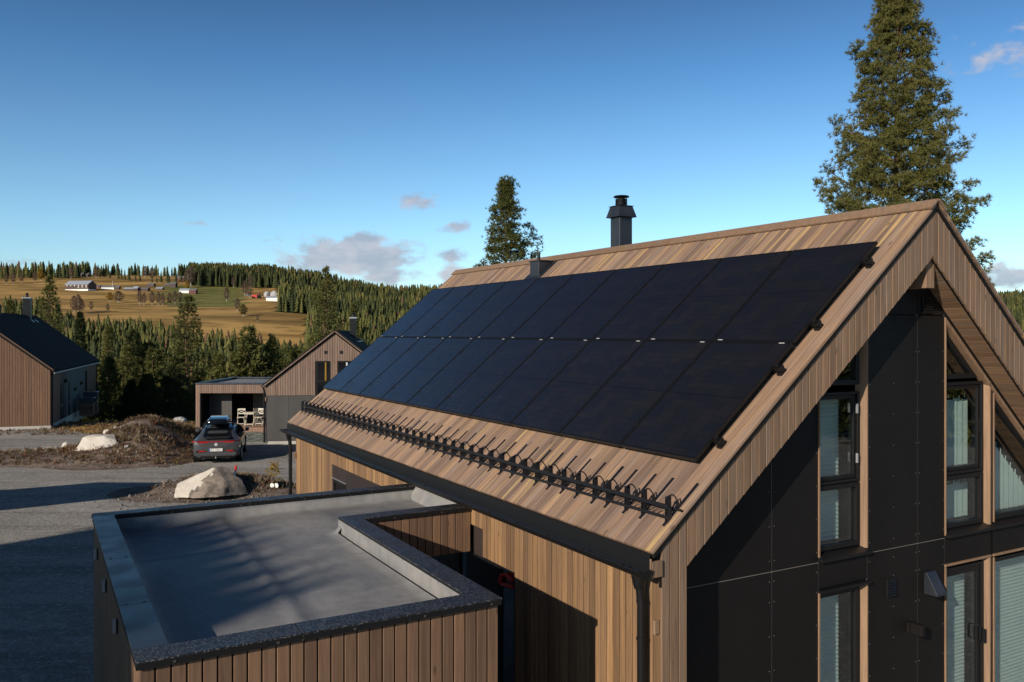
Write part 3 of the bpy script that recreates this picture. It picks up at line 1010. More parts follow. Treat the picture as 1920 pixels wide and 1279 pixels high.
# screws
b = MB()
for xs_ in (6.19, 6.255, 6.85, 7.66, 8.05, 8.43, 8.49, 8.915):
    z = -4.3
    while z < 0.12:
        if z < z_in_l(xs_) - 0.15:
            b.lathe([(0.0075, 0.0), (0.006, 0.004)], (0, 0, 0), 6)
            n = 12
            for q in range(len(b.v) - n, len(b.v)):
                vx, vy, vz = b.v[q]
                b.v[q] = (xs_ + vx, YG - vz, z + vy)
        z += 0.335 if abs(z + 2.5) > 0.25 else 0.2
tag(b.build('screws', 'screw', house, HO), kind='stuff')

# interior behind the glass
b = MB()
b.prism([(4.8, 8.2, Z_GROUND), (11.8, 8.2, Z_GROUND), (11.8, 8.2, -2.4), (8.3, 8.2, 0.75), (4.8, 8.2, -2.2)],
        [(4.8, 8.25, Z_GROUND), (11.8, 8.25, Z_GROUND), (11.8, 8.25, -2.4), (8.3, 8.25, 0.75), (4.8, 8.25, -2.2)])
b.box(4.8, 11.8, YG + 0.3, 8.2, -2.62, -2.45)
b.box(4.8, 11.8, YG + 0.3, 8.2, Z_GROUND, Z_GROUND + 0.05)
b.box(8.2, 8.3, YG + 0.08, 8.2, Z_GROUND, 0.3)
b.build('room_lining', 'dark_room', house, HO)


def inset(poly, d_):
    """shrink a convex polygon given counter-clockwise in (x, z)"""
    n = len(poly)
    out = []
    for i in range(n):
        p, c, q = Vector(poly[i - 1]), Vector(poly[i]), Vector(poly[(i + 1) % n])
        e1 = (c - p).normalized()
        e2 = (q - c).normalized()
        n1 = Vector((-e1.y, e1.x))
        n2 = Vector((-e2.y, e2.x))
        k_ = d_ / max(0.15, (1 + n1.dot(n2)))
        out.append(tuple(c + (n1 + n2) * k_))
    return out


def ring_frame(b, poly, wd, y0, y1):
    inn = inset(poly, wd)
    n = len(poly)
    for i in range(n):
        j = (i + 1) % n
        a = [poly[i], poly[j], inn[j], inn[i]]
        b.prism([(p[0], y0, p[1]) for p in a], [(p[0], y1, p[1]) for p in a])
    return inn


def window(poly, wd=0.06, name='window', setback=0.035, sash=0.0):
    b = MB()
    inn = ring_frame(b, poly, wd, YG + setback, YG + 0.13)
    if sash:
        inn = ring_frame(b, inset(poly, wd + 0.004), sash, YG + setback + 0.018, YG + 0.12)
    o = b.build(name, 'black_metal', house, HO, bevel=0.003)
    g = MB().prism([(p[0], YG + 0.068, p[1]) for p in inn], [(p[0], YG + 0.074, p[1]) for p in inn])
    g.build('pane', 'glass', o, HO)
    return o, inn


def pleated(parent, x0, x1, z0, z1, y):
    b = MB()
    n = int((z1 - z0) / 0.022)
    vs = []
    for i in range(n + 1):
        z = z0 + (z1 - z0) * i / n
        yy = y + (0.009 if i % 2 else 0.0)
        vs += [(x0, yy, z), (x1, yy, z)]
    b.add(vs, [(2 * i, 2 * i + 1, 2 * i + 3, 2 * i + 2) for i in range(n)])
    return b.build('pleated_blind', 'blind', parent, HO)


def uprights(parent, x0, x1, z0, ztop, y, first=True):
    i = 0
    x = x0
    while x < x1:
        b = MB()
        t = ztop(x + 0.04)
        a = R(-14)
        dx, dy = 0.044 * math.cos(a), 0.044 * math.sin(a)
        if t - z0 > 0.1:
            b.prism([(x + 0.044 - dx, y - dy, z0), (x + 0.044 + dx, y + dy, z0), (x + 0.044 + dx, y + dy + 0.002, z0), (x + 0.044 - dx, y - dy + 0.002, z0)],
                    [(x + 0.044 - dx, y - dy, ztop(x)), (x + 0.044 + dx, y + dy, ztop(x + 0.088)), (x + 0.044 + dx, y + dy + 0.002, ztop(x + 0.088)), (x + 0.044 - dx, y - dy + 0.002, ztop(x))])
            b.build('blind_strip', 'curtain_or_reflection', parent, HO)
            tt = ztop(x + 0.044)
            MB().tube([(x + 0.044, y, tt), (x + 0.044, y, tt + 0.05)], 0.006, 5).build('strip_hanger', 'white', parent, HO)
        x += 0.105
        i += 1


def rect(x0, x1, z0, z1):
    return [(x0, z0), (x1, z0), (x1, z1), (x0, z1)]


# tall window strip on the left of the gable
wtop, _ = window([(6.895, -0.55), (7.545, -0.55), (7.545, z_in_l(7.545) - 0.02), (6.895, z_in_l(6.895) - 0.02)], 0.05)
pleated(wtop, 6.95, 7.44, -0.5, 0.0, YG + 0.23)
wmid, _ = window(rect(6.895, 7.545, -1.565, -0.62), 0.03, sash=0.04)
pleated(wmid, 6.93, 7.46, -1.53, -0.66, YG + 0.23)
for zz in (-0.80, -1.32):
    MB().box(7.485, 7.498, YG + 0.010, YG + 0.034, zz - 0.05, zz + 0.05).build('hinge', 'grey_metal', wmid, HO)
wlow, _ = window(rect(6.895, 7.545, -2.24, -1.575), 0.05)
pleated(wlow, 6.93, 7.46, -2.2, -1.6, YG + 0.23)
wb, _ = window(rect(6.895, 7.545, -5.2, -2.66), 0.055)
pleated(wb, 6.93, 7.46, -5.1, -2.72, YG + 0.23)
# triangular light, casement and fixed light to the right
def zrw(x):
    return 0.10 - 0.884 * (x - 8.965)


w1, _ = window([(8.965, -0.535), (9.63, -0.535), (8.965, 0.06)], 0.055)
uprights(w1, 9.06, 9.5, -0.50, lambda q: zrw(q) - 0.32, YG + 0.24)
w2, _ = window(rect(8.965, 9.735, -1.635, -0.575), 0.035, sash=0.042)
uprights(w2, 9.02, 9.68, -1.58, lambda q: -0.80 - 0.02 * math.sin(q * 40), YG + 0.24)
hb = MB().tube([(9.655, YG + 0.06, -1.02), (9.64, YG + 0.02, -1.03), (9.64, YG + 0.02, -1.16), (9.65, YG + 0.03, -1.18)], 0.009, 6)
hb.build('handle', 'black_metal', w2, HO)
w3, _ = window(rect(8.965, 9.735, -2.245, -1.645), 0.055)
uprights(w3, 9.02, 9.68, -2.2, lambda q: -1.80 - 0.02 * math.sin(q * 40), YG + 0.24)
w4, _ = window([(9.895, -2.245), (11.75, -2.245), (11.75, -2.2), (9.895, zrw(9.895))], 0.07)
uprights(w4, 9.97, 11.3, -2.2, lambda q: zrw(q) - 0.30, YG + 0.24)
w5, _ = window(rect(8.97, 9.745, -5.25, -2.70), 0.04, name='terrace_door', sash=0.06)
pleated(w5, 9.05, 9.68, -5.1, -2.76, YG + 0.23)
hb = MB().tube([(9.64, YG + 0.05, -3.44), (9.62, YG + 0.0, -3.45), (9.62, YG + 0.0, -3.60), (9.635, YG + 0.02, -3.62)], 0.010, 6)
hb.box(9.71, 9.74, YG - 0.0, YG + 0.034, -3.66, -3.50)
hb.build('handle', 'black_metal', w5, HO)
w6, _ = window(rect(9.90, 11.75, -5.25, -2.70), 0.05)
pleated(w6, 9.98, 11.7, -5.1, -2.78, YG + 0.23)
# wooden reveals and trim
for bx in ((7.505, 7.612, -2.27, 0.42), (7.505, 7.612, -5.25, -2.62)):
    b = MB()
    b.prism([(7.556, YG + 0.10, bx[2]), (7.606, YG - 0.014, bx[2]), (7.620, YG - 0.014, bx[2]), (7.620, YG + 0.10, bx[2])],
            [(7.556, YG + 0.10, bx[3]), (7.606, YG - 0.014, bx[3]), (7.620, YG - 0.014, bx[3]), (7.620, YG + 0.10, bx[3])])
    b.build('jamb', 'jamb_wood', house, HO)
for bx in ((6.874, 6.890, -2.30, -0.1), (6.874, 6.890, -5.25, -2.62), (8.942, 8.958, -2.30, 0.16), (8.946, 8.962, -5.25, -2.66), (9.872, 9.886, -2.25, -0.72), (9.872, 9.89, -5.25, -2.67)):
    MB().box(bx[0], bx[1], YG - 0.014, YG + 0.10, bx[2], bx[3]).build('jamb', 'jamb_wood', house, HO)
for bx in ((9.76, 9.815, -2.27, -0.585), (9.76, 9.815, -5.25, -2.66)):
    b = MB()
    b.prism([(bx[0], YG + 0.09, bx[2]), (bx[0] + 0.03, YG - 0.012, bx[2]), (bx[1], YG - 0.012, bx[2]), (bx[1], YG + 0.09, bx[2])],
            [(bx[0], YG + 0.09, bx[3]), (bx[0] + 0.03, YG - 0.012, bx[3]), (bx[1], YG - 0.012, bx[3]), (bx[1], YG + 0.09, bx[3])])
    b.build('jamb', 'jamb_wood', house, HO)
MB().box(9.82, 9.868, YG + 0.0, YG + 0.12, Z_GROUND, -0.66).build('post', 'fibre_black', house, HO)
MB().box(8.946, 9.82, YG - 0.012, YG + 0.04, -2.655, -2.63).build('head_trim', 'jamb_wood', house, HO)
MB().box(9.866, 11.8, YG - 0.012, YG + 0.04, -2.655, -2.63).build('head_trim', 'jamb_wood', house, HO)
for x0, x1, z0 in ((6.87, 7.63, -2.275), (8.945, 9.83, -2.275), (9.83, 11.8, -2.275)):
    b = MB()
    b.prism([(x0, YG - 0.055, z0 - 0.05), (x0, YG - 0.055, z0 - 0.02), (x0, YG + 0.08, z0 + 0.03), (x0, YG + 0.08, z0 - 0.05)],
            [(x1, YG - 0.055, z0 - 0.05), (x1, YG - 0.055, z0 - 0.02), (x1, YG + 0.08, z0 + 0.03), (x1, YG + 0.08, z0 - 0.05)])
    b.build('sill', 'black_metal', house, HO, bevel=0.002)
MB().box(6.87, 7.63, YG - 0.05, YG + 0.05, -2.635, -2.61).build('drip_cap', 'black_metal', house, HO)
b = MB()
for o_, wd, ya, yb in ((0.145, 0.05, YG - 0.018, YG + 0.06),):
    pass
def zt(x):
    return 0.158 - 0.884 * (x - 8.944)
b.prism([(8.944, YG - 0.012, zt(8.944) - 0.045), (11.7, YG - 0.012, zt(11.7) - 0.045), (11.7, YG - 0.012, zt(11.7) + 0.012), (8.944, YG - 0.012, zt(8.944) + 0.012)],
        [(8.944, YG + 0.09, zt(8.944) - 0.045), (11.7, YG + 0.09, zt(11.7) - 0.045), (11.7, YG + 0.09, zt(11.7) + 0.012), (8.944, YG + 0.09, zt(8.944) + 0.012)])
b.build('rake_trim', 'jamb_wood', house, HO)
b = MB()
b.prism([(8.944, YG - 0.002, zt(8.944) + 0.014), (11.7, YG - 0.002, zt(11.7) + 0.014), (11.7, YG - 0.002, zt(11.7) + 0.2), (8.944, YG - 0.002, zt(8.944) + 0.2)],
        [(8.944, YG + 0.09, zt(8.944) + 0.014), (11.7, YG + 0.09, zt(11.7) + 0.014), (11.7, YG + 0.09, zt(11.7) + 0.2), (8.944, YG + 0.09, zt(8.944) + 0.2)])
b.build('rake_infill', 'fibre_black', house, HO)
# ridge beam end
MB().box(8.235, 8.375, Y0 + 0.072, YG - 0.002, 0.47, 0.80).build('ridge_beam', 'jamb_wood', house, HO, bevel=0.004)
# vents and lamp on the gable
def louvre(x, z, w_, h_, name='wall_vent'):
    o = MB().box(x - w_ / 2, x + w_ / 2, YG - 0.018, YG - 0.0005, z - h_ / 2, z + h_ / 2).build(name, 'fibre_black', house, HO, bevel=0.003)
    for i in range(6):
        zc = z - h_ / 2 + h_ * (i + 0.7) / 6.6
        b = MB().prism([(x - w_ * .4, YG - 0.036, zc - 0.010), (x - w_ * .4, YG - 0.032, zc - 0.012), (x - w_ * .4, YG - 0.018, zc + 0.008), (x - w_ * .4, YG - 0.021, zc + 0.010)],
                       [(x + w_ * .4, YG - 0.036, zc - 0.010), (x + w_ * .4, YG - 0.032, zc - 0.012), (x + w_ * .4, YG - 0.018, zc + 0.008), (x + w_ * .4, YG - 0.021, zc + 0.010)])
        b.build('louvre_slat', 'black_metal', o, HO)


louvre(8.61, 0.305, 0.16, 0.20)
louvre(8.0, -2.745, 0.155, 0.20)
b = MB()
b.prism([(8.57, YG - 0.001, -2.66), (8.57, YG - 0.03, -2.66), (8.57, YG - 0.16, -2.88), (8.57, YG - 0.16, -2.90), (8.57, YG - 0.001, -2.90)],
        [(8.74, YG - 0.001, -2.66), (8.74, YG - 0.03, -2.66), (8.74, YG - 0.16, -2.88), (8.74, YG - 0.16, -2.90), (8.74, YG - 0.001, -2.90)])
b.build('vent_hood', 'coping_plain', house, HO, bevel=0.003)
wl = MB().box(8.27, 8.37, YG - 0.03, YG - 0.001, -3.28, -3.17).build('wall_lamp', 'fibre_black', house, HO, bevel=0.003)
MB().box(8.285, 8.355, YG - 0.17, YG - 0.03, -3.285, -3.165).build('lamp_body', 'fibre_black', wl, HO, bevel=0.008)

# chimney, roof vent
cx, cy, cs = 8.60, 11.47, 0.13
ch = MB().box(cx - cs, cx + cs, cy - cs, cy + cs, 0.9, 1.96).build('chimney', 'coping_plain', house, HO, bevel=0.004)
b = MB()
q1, q2 = 0.185, 0.135
b.prism([(cx - q1, cy - q1, 1.935), (cx + q1, cy - q1, 1.935), (cx + q1, cy + q1, 1.935), (cx - q1, cy + q1, 1.935)],
        [(cx - q2, cy - q2, 2.12), (cx + q2, cy - q2, 2.12), (cx + q2, cy + q2, 2.12), (cx - q2, cy + q2, 2.12)])
b.box(cx - q2 - 0.02, cx + q2 + 0.02, cy - q2 - 0.02, cy + q2 + 0.02, 2.121, 2.128)
b.build('skirt', 'coping_plain', ch, HO)
MB().lathe([(0.063, 2.128), (0.063, 2.27)], (cx, cy, 0), 18).build('flue', 'grey_metal' if False else 'black_metal', ch, HO, smooth=True)
b = MB()
for k in range(5):
    b.lathe([(0.085, 2.160 + k * 0.020), (0.102, 2.156 + k * 0.020), (0.102, 2.164 + k * 0.020), (0.085, 2.168 + k * 0.020)], (cx, cy, 0), 18)
for k in range(4):
    a = k * math.pi / 2 + 0.4
    b.tube([(cx + 0.10 * math.cos(a), cy + 0.10 * math.sin(a), 2.128), (cx + 0.10 * math.cos(a), cy + 0.10 * math.sin(a), 2.29)], 0.006, 5)
b.build('cowl_ring', 'black_metal', ch, HO)
MB().lathe([(0.13, 2.278), (0.138, 2.285), (0.12, 2.302), (0.04, 2.312)], (cx, cy, 0), 22).build('rain_cap', 'black_metal', ch, HO, smooth=True)
rv = MB().box(7.875, 8.15, 12.96, 13.27, 0.95, 1.285).build('roof_vent', 'coping_plain', house, HO, bevel=0.003)
MB().box(7.855, 8.17, 12.94, 13.29, 1.286, 1.305).build('vent_lid', 'coping_plain', rv, HO, bevel=0.002)
MB().lathe([(0.028, 1.305), (0.028, 1.42), (0.033, 1.42), (0.033, 1.43)], (7.97, 13.12, 0), 12).build('vent_pipe', 'black_metal', rv, HO, smooth=True)
b = MB()
p = [roof_pt(12.86, 0, 0.004), roof_pt(13.37, 0, 0.004)]
b.prism([roof_pt(12.84, 4.36, 0.001), roof_pt(13.42, 4.36, 0.001), roof_pt(13.42, 4.36, 0.006), roof_pt(12.84, 4.36, 0.006)],
        [roof_pt(12.84, 4.93, 0.001), roof_pt(13.42, 4.93, 0.001), roof_pt(13.42, 4.93, 0.006), roof_pt(12.84, 4.93, 0.006)])
b.build('vent_flashing', 'coping_plain', house, HO)
# ------------------------------------------------------------------ flat roofed annex in front of the left wall
AO = (1.9, 8.4, -CAM_H)
annex = thing('flat_roof_annex', 'dark timber annex with grey membrane roof and black coping beside the big house', 'annex', h2w(AO), YAW)
ZT = -2.108                     # top of the coping
ax0, ax1, axw = 0.570, 3.195, 4.592
ay0, ayn, ay1 = 5.875, 9.15, 10.90
ZM = -2.285                     # membrane
b = MB()
b.box(ax0 + 0.03, ax1 - 0.03, ay0 + 0.035, ay1 - 0.03, Z_GROUND + 0.1, ZM - 0.06)
b.box(ax1 - 0.03, axw - 0.0, ayn + 0.03, ay1 - 0.03, -2.655, ZM - 0.06)
b.build('wall_body', 'matt_black', annex, AO)
# membrane with its turned up edges, laid as one wrinkled sheet
nx_, ny_ = 64, 96
gx_ = np.linspace(ax0 + 0.2, axw - 0.005, nx_)
gy_ = np.linspace(ay0 + 0.2, ay1 - 0.17, ny_)
GX, GY = np.meshgrid(gx_, gy_)
dw = np.minimum.reduce([np.where(GY < ayn + 0.19, (ax1 - 0.19) - GX, 9.0), np.where(GX > ax1 - 0.19, GY - (ayn + 0.19), 9.0), GX - (ax0 + 0.2), GY - (ay0 + 0.2), (ay1 - 0.17) - GY, axw - GX])
up = np.exp(-np.clip(dw, 0, 9) / 0.035) * 0.10
GZ = ZM + up + 0.004 * fbm(GX * 2.2, GY * 1.6, 21) + 0.022 * np.exp(-((GX - 1.86 - 0.03 * (GY - 8)) / 0.045) ** 2) + 0.010 * np.exp(-((GX - 1.15) / 0.014) ** 2) + 0.006 * np.exp(-((GX - 2.45 + 0.02 * GY) / 0.02) ** 2)
GZ = GZ - 0.010 * np.exp(-((GX - 2.02) / 0.10) ** 2) + 0.007 * np.exp(-((GY - 9.35 - 0.1 * (GX - 3)) / 0.05) ** 2) * (GX < 3.2) + 0.006 * np.exp(-((GX - 2.5) / 0.02) ** 2) * (GY > 9)
ok = dw > -0.14
vid = np.arange(nx_ * ny_).reshape(ny_, nx_)
q = np.stack([vid[:-1, :-1], vid[:-1, 1:], vid[1:, 1:], vid[1:, :-1]], -1).reshape(-1, 4)
okq = ok.ravel()[q].all(1)
mo = np_mesh('roof_membrane', np.stack([GX - AO[0], GY - AO[1], GZ - AO[2]], -1).reshape(-1, 3), q[okq], 'membrane', annex)
mo.data.polygons.foreach_set('use_smooth', [True] * len(mo.data.polygons))
b = MB()                         # upstand behind the coping and against the house wall
b.box(ax1 - 0.200, ax1 - 0.188, ay0 + 0.2, ayn + 0.19, ZM - 0.05, ZT - 0.03)
b.box(ax1 - 0.188, axw, ayn + 0.180, ayn + 0.192, ZM - 0.05, ZT - 0.03)
b.box(ax0 + 0.19, ax0 + 0.205, ay0 + 0.2, ay1 - 0.17, ZM - 0.05, ZT - 0.03)
b.box(ax0 + 0.205, ax1 - 0.2, ay0 + 0.19, ay0 + 0.202, ZM - 0.05, ZT - 0.03)
b.box(ax0 + 0.205, axw, ay1 - 0.172, ay1 - 0.16, ZM - 0.05, ZT - 0.03)
b.prism([(axw - 0.012, ayn + 0.2, ZM), (axw - 0.16, ayn + 0.2, ZM), (axw - 0.012, ayn + 0.2, ZT + 0.06)],
        [(axw - 0.012, ay1 - 0.18, ZM), (axw - 0.16, ay1 - 0.18, ZM), (axw - 0.012, ay1 - 0.18, ZT + 0.06)])
b.build('membrane_upstand', 'membrane', annex, AO, bevel=0.002)


def coping(x0, x1, y0, y1, lips, mat='coping_metal', h=0.055):
    b = MB()
    b.box(x0, x1, y0, y1, ZT - 0.010, ZT)
    b.cur = 1
    for s in lips:
        if s == 'L':
            b.box(x0, x0 + 0.006, y0, y1, ZT - h, ZT - 0.0102)
        if s == 'R':
            b.box(x1 - 0.006, x1, y0, y1, ZT - h, ZT - 0.0102)
        if s == 'F':
            b.box(x0, x1, y0, y0 + 0.006, ZT - h, ZT - 0.0102)
        if s == 'B':
            b.box(x0, x1, y1 - 0.006, y1, ZT - h, ZT - 0.0102)
    o = b.build('coping', [mat, 'black_metal'], annex, AO, bevel=0.0015)
    return o


g = 0.0025
lw = 0.225
ys_ = [ay0 + 0.215, 7.12, 8.63, ay1 - 0.18]
for a_, b_ in zip(ys_[:-1], ys_[1:]):
    coping(ax0 - 0.02, ax0 - 0.02 + lw, a_ + g, b_ - g, 'LR', 'coping_plain')
xs_ = [ax0 - 0.02, 1.62, 2.42, ax1 + 0.02]
for a_, b_ in zip(xs_[:-1], xs_[1:]):
    coping(a_ + (0 if a_ < 1 else g), b_ - (0 if b_ > 3 else g), ay0 - 0.025, ay0 + 0.215 - g, 'FB' + ('L' if a_ < 1 else '') + ('R' if b_ > 3 else ''))
ys_ = [ay0 + 0.215, 7.5, ayn + 0.20]
for a_, b_ in zip(ys_[:-1], ys_[1:]):
    coping(ax1 + 0.02 - 0.215, ax1 + 0.02, a_ + g, b_ - g, 'LR')
coping(ax1 + 0.02 + g, axw - 0.012, ayn - 0.025, ayn + 0.20, 'FB')
xs_ = [ax0 - 0.02, 2.3, 3.6, axw - 0.012]
for a_, b_ in zip(xs_[:-1], xs_[1:]):
    coping(a_ + g, b_ - g, ay1 - 0.18 + g, ay1 + 0.02, 'FB')
b = MB()
for x in (0.78, 1.45, 2.0, 2.55, 3.12):
    b.box(x - 0.009, x + 0.009, ay0 - 0.030, ay0 - 0.025, ZT - 0.042, ZT - 0.026)
for y in (7.16, 8.67):
    for x in (ax0 + 0.03, ax0 + 0.16):
        b.box(x - 0.009, x + 0.009, y - 0.009, y + 0.009, ZT, ZT + 0.004)
for y in (6.6, 7.4, 8.3):
    b.box(ax1 - 0.20, ax1 - 0.195, y - 0.009, y + 0.009, ZT - 0.045, ZT - 0.030)
for x in (1.4, 2.2, 3.0, 3.9):
    b.box(x - 0.009, x + 0.009, ay1 - 0.184, ay1 - 0.179, ZT - 0.045, ZT - 0.028)
for x in (3.6, 4.2):
    b.box(x - 0.009, x + 0.009, ayn - 0.030, ayn - 0.025, ZT - 0.045, ZT - 0.028)
tag(b.build('bolt_heads', 'screw', annex, AO), kind='stuff')
# upright boards
n = 27
pw = (ax1 - ax0) / n
for i in range(n):
    plank('annex_plank', annex, 'annex_wood', (ax0 + (i + 0.5) * pw, ay0 + 0.03 + random.uniform(-0.001, 0.001), 0), (0, -1, 0), (0, 0, 1), pw - 0.011, 0.026, Z_GROUND + 0.1, ZT - 0.048, AO)
for i in range(14):
    pw2 = (axw - ax1) / 14
    plank('annex_plank', annex, 'annex_wood', (ax1 + (i + 0.5) * pw2, ayn + 0.028, 0), (0, -1, 0), (0, 0, 1), pw2 - 0.009, 0.026, -2.66, ZT - 0.048, AO)
n = 52
pw3 = (ay1 - ay0) / n
for i in range(n):
    plank('annex_plank', annex, 'annex_wood', (ax0 + 0.03, ay0 + (i + 0.5) * pw3, 0), (-1, 0, 0), (0, 0, 1), pw3 - 0.008, 0.026, Z_GROUND + 0.1, ZT - 0.048, AO)
for i in range(34):
    pw4 = (ayn - ay0) / 34
    plank('annex_plank', annex, 'annex_wood', (ax1 - 0.03, ay0 + (i + 0.5) * pw4, 0), (1, 0, 0), (0, 0, 1), pw4 - 0.008, 0.026, Z_GROUND + 0.1, ZT - 0.048, AO)
for y in (10.1, 8.80, 7.55):
    o = MB().box(ax0 - 0.012, ax0 + 0.003, y - 0.025, y + 0.025, -2.455, -2.335).build('edge_vent', 'black_metal', annex, AO, bevel=0.002)
    for k in range(6):
        MB().box(ax0 - 0.034, ax0 - 0.012, y - 0.022, y + 0.022, -2.445 + k * 0.019, -2.435 + k * 0.019).build('vent_fin', 'grey_metal', o, AO)

# ------------------------------------------------------------------ solar panels on their rails
PC = 0.984
px0, pz0, py0 = 5.2256 * PC, -1.1669 * PC, 5.8677 * PC
PWID, PROW = 1.154 * PC, 1.667 * PC
P0 = Vector((px0, 0, pz0))


def panel_matrix(y, a):
    p = P0 + LS * a
    w = h2w((p.x, y, p.z))
    u = Vector((-HS, HC, 0))
    n_ = Vector((NS.x * HC, NS.x * HS, NS.z))
    l_ = Vector((LS.x * HC, LS.x * HS, LS.z))
    m = Matrix.Identity(4)
    for i in range(3):
        m[i][0], m[i][1], m[i][2], m[i][3] = u[i], n_[i], l_[i], w[i]
    return m


TH = 0.034
pw_, pl_ = PWID - 0.018, PROW - 0.018
b = MB()
fw_ = 0.012
b.box(0, pw_, -TH, 0.0, 0, fw_).box(0, pw_, -TH, 0.0, pl_ - fw_, pl_).box(0, fw_, -TH, 0.0, fw_, pl_ - fw_).box(pw_ - fw_, pw_, -TH, 0.0, fw_, pl_ - fw_)
frame_o = b.build('frame', 'black_metal', None, bevel=0.0012)
back_o = MB().box(fw_, pw_ - fw_, -0.012, -0.0035, fw_, pl_ - fw_).build('backsheet', 'backsheet')
vs, fs, sh = [], [], []
r_ = random.Random(4)
cw = (pw_ - 2 * fw_ - 0.016) / 6
half = (pl_ - 2 * fw_ - 0.022) / 2
chh = half / 9
for c_ in range(6):
    for k in range(18):
        x0 = fw_ + 0.008 + c_ * cw + 0.0012
        z0 = fw_ + 0.008 + k * chh + (0.006 if k >= 9 else 0) + 0.0012
        n = len(vs)
        vs += [(x0, -0.003, z0), (x0 + cw - 0.0024, -0.003, z0), (x0 + cw - 0.0024, -0.003, z0 + chh - 0.0024), (x0, -0.003, z0 + chh - 0.0024)]
        fs.append((n, n + 3, n + 2, n + 1))
        sh += [r_.random()] * 4
cell_o = np_mesh('cells', np.array(vs, float), np.array(fs), 'cells', None, ('shade', np.array(sh)))
tag(cell_o, kind='stuff')
stick_top = MB().box(pw_ - 0.145, pw_ - 0.075, 0.0005, 0.0015, 0.004, 0.016).build('sticker', 'sticker')
stick_low = MB().box(0.085, 0.155, 0.0005, 0.0015, pl_ - 0.018, pl_ - 0.006).build('sticker', 'sticker')
templates = {0: (frame_o, back_o, cell_o, stick_low), 1: (frame_o, back_o, cell_o, stick_top)}
ORD = ['first', 'second', 'third', 'fourth', 'fifth', 'sixth', 'seventh', 'eighth', 'ninth']
for row in (0, 1):
    for k in range(10):
        nm = 'lower' if row == 0 else 'upper'
        if k == 0:
            lab = f'black solar panel at the gable end of the {nm} row'
        elif k == 9:
            lab = f'black solar panel at the far end of the {nm} row'
        else:
            lab = f'black solar panel in the {nm} row, {ORD[k]} from the gable end'
        t = thing('solar_panel', lab, 'solar panel', group='solar panels on the board roof')
        t.matrix_world = panel_matrix(py0 + k * PWID + 0.009, row * PROW + 0.009)
        for o in templates[row]:
            c = o.copy()
            COL.objects.link(c)
            c.parent = t
for o in (frame_o, back_o, cell_o, stick_top, stick_low):
    bpy.data.objects.remove(o)
RA = ((0.30, 'lowest mounting rail under the lower solar panels'), (1.30, 'upper mounting rail under the lower solar panels'),
      (1.97, 'lower mounting rail under the upper solar panels'), (2.97, 'topmost mounting rail under the upper solar panels'))
for a_, lab in RA:
    t = thing('mounting_rail', lab, 'rail', group='rails carrying the solar panels')
    t.matrix_world = panel_matrix(py0, a_)
    MB().box(-0.085, 10 * PWID + 0.06, -0.075, -TH - 0.001, -0.02, 0.02).build('rail', 'black_metal', t, bevel=0.002)
    b = MB()
    b.box(-0.072, -0.012, -0.10, -0.076, -0.045, 0.045).box(-0.045, -0.020, -TH, 0.002, -0.018, 0.018).box(-0.085, -0.065, -0.05, -0.02, -0.035, 0.03)
    b.build('end_clamp', 'black_metal', t, bevel=0.002)
    c0 = None
    for k in range(1, 10):
        if c0 is None:
            c0 = MB().box(-0.018, 0.018, 0.0005, 0.007, -0.030, 0.030).build('clamp', 'black_metal', t, bevel=0.002)
            c0.location = (k * PWID, 0, 0)
        else:
            link_copy(c0, t).location = (k * PWID, 0, 0)
    for k in range(0, 19):
        yy = k * 0.62 + 0.05
        o = MB().box(yy - 0.02, yy + 0.02, -0.100, -0.076, -0.03, 0.03).build('roof_hook', 'black_metal', t)

# ------------------------------------------------------------------ snow guard along the eave
guard = thing('snow_guard', 'long black snow guard fence above the gutter of the board roof', 'snow guard', h2w((XE, Y0, ZE)), YAW)
GO = (XE, Y0, ZE)
A0 = 0.28                          # where the straps start above the eave
bp = roof_pt(0, A0, 0.0)


def bracket_mesh():
    b = MB()
    # strap on the boards
    for (a0, a1, w_) in ((-0.01, 0.50, 0.013),):
        p, q = LS * a0, LS * a1
        t_ = NS * 0.009
        b.prism([(p.x, -w_, p.z), (q.x, -w_, q.z), (q.x + t_.x, -w_, q.z + t_.z), (p.x + t_.x, -w_, p.z + t_.z)],
                [(p.x, w_, p.z), (q.x, w_, q.z), (q.x + t_.x, w_, q.z + t_.z), (p.x + t_.x, w_, p.z + t_.z)])
    base = LS * 0.055
    for y in (-0.018, 0.013):       # twin upright plates
        b.prism([(base.x - 0.022, y, base.z - 0.02), (base.x + 0.026, y, base.z + 0.02), (base.x + 0.020, y, base.z + 0.215), (base.x - 0.018, y, base.z + 0.20)],
                [(base.x - 0.022, y + 0.005, base.z - 0.02), (base.x + 0.026, y + 0.005, base.z + 0.02), (base.x + 0.020, y + 0.005, base.z + 0.215), (base.x - 0.018, y + 0.005, base.z + 0.20)])
    b.box(base.x - 0.02, base.x + 0.02, -0.018, 0.018, base.z + 0.19, base.z + 0.205)
    # hoop from the top of the plates back down to the strap
    e = LS * 0.22
    pts = []
    for i in range(9):
        t = i / 8
        x = base.x + (e.x - base.x) * t
        z = (base.z + 0.205) + (e.z + 0.01 - base.z - 0.205) * t + 0.052 * math.sin(math.pi * t)
        pts.append((x, 0, z))
    b.tube(pts, 0.0065, 5)
    b.tube([(base.x + 0.02, 0, base.z + 0.06), (e.x * 0.92, 0, e.z * 0.92 + 0.035)], 0.005, 5)
    b.box(e.x - 0.03, e.x + 0.02, -0.012, 0.012, e.z, e.z + 0.03)
    return b


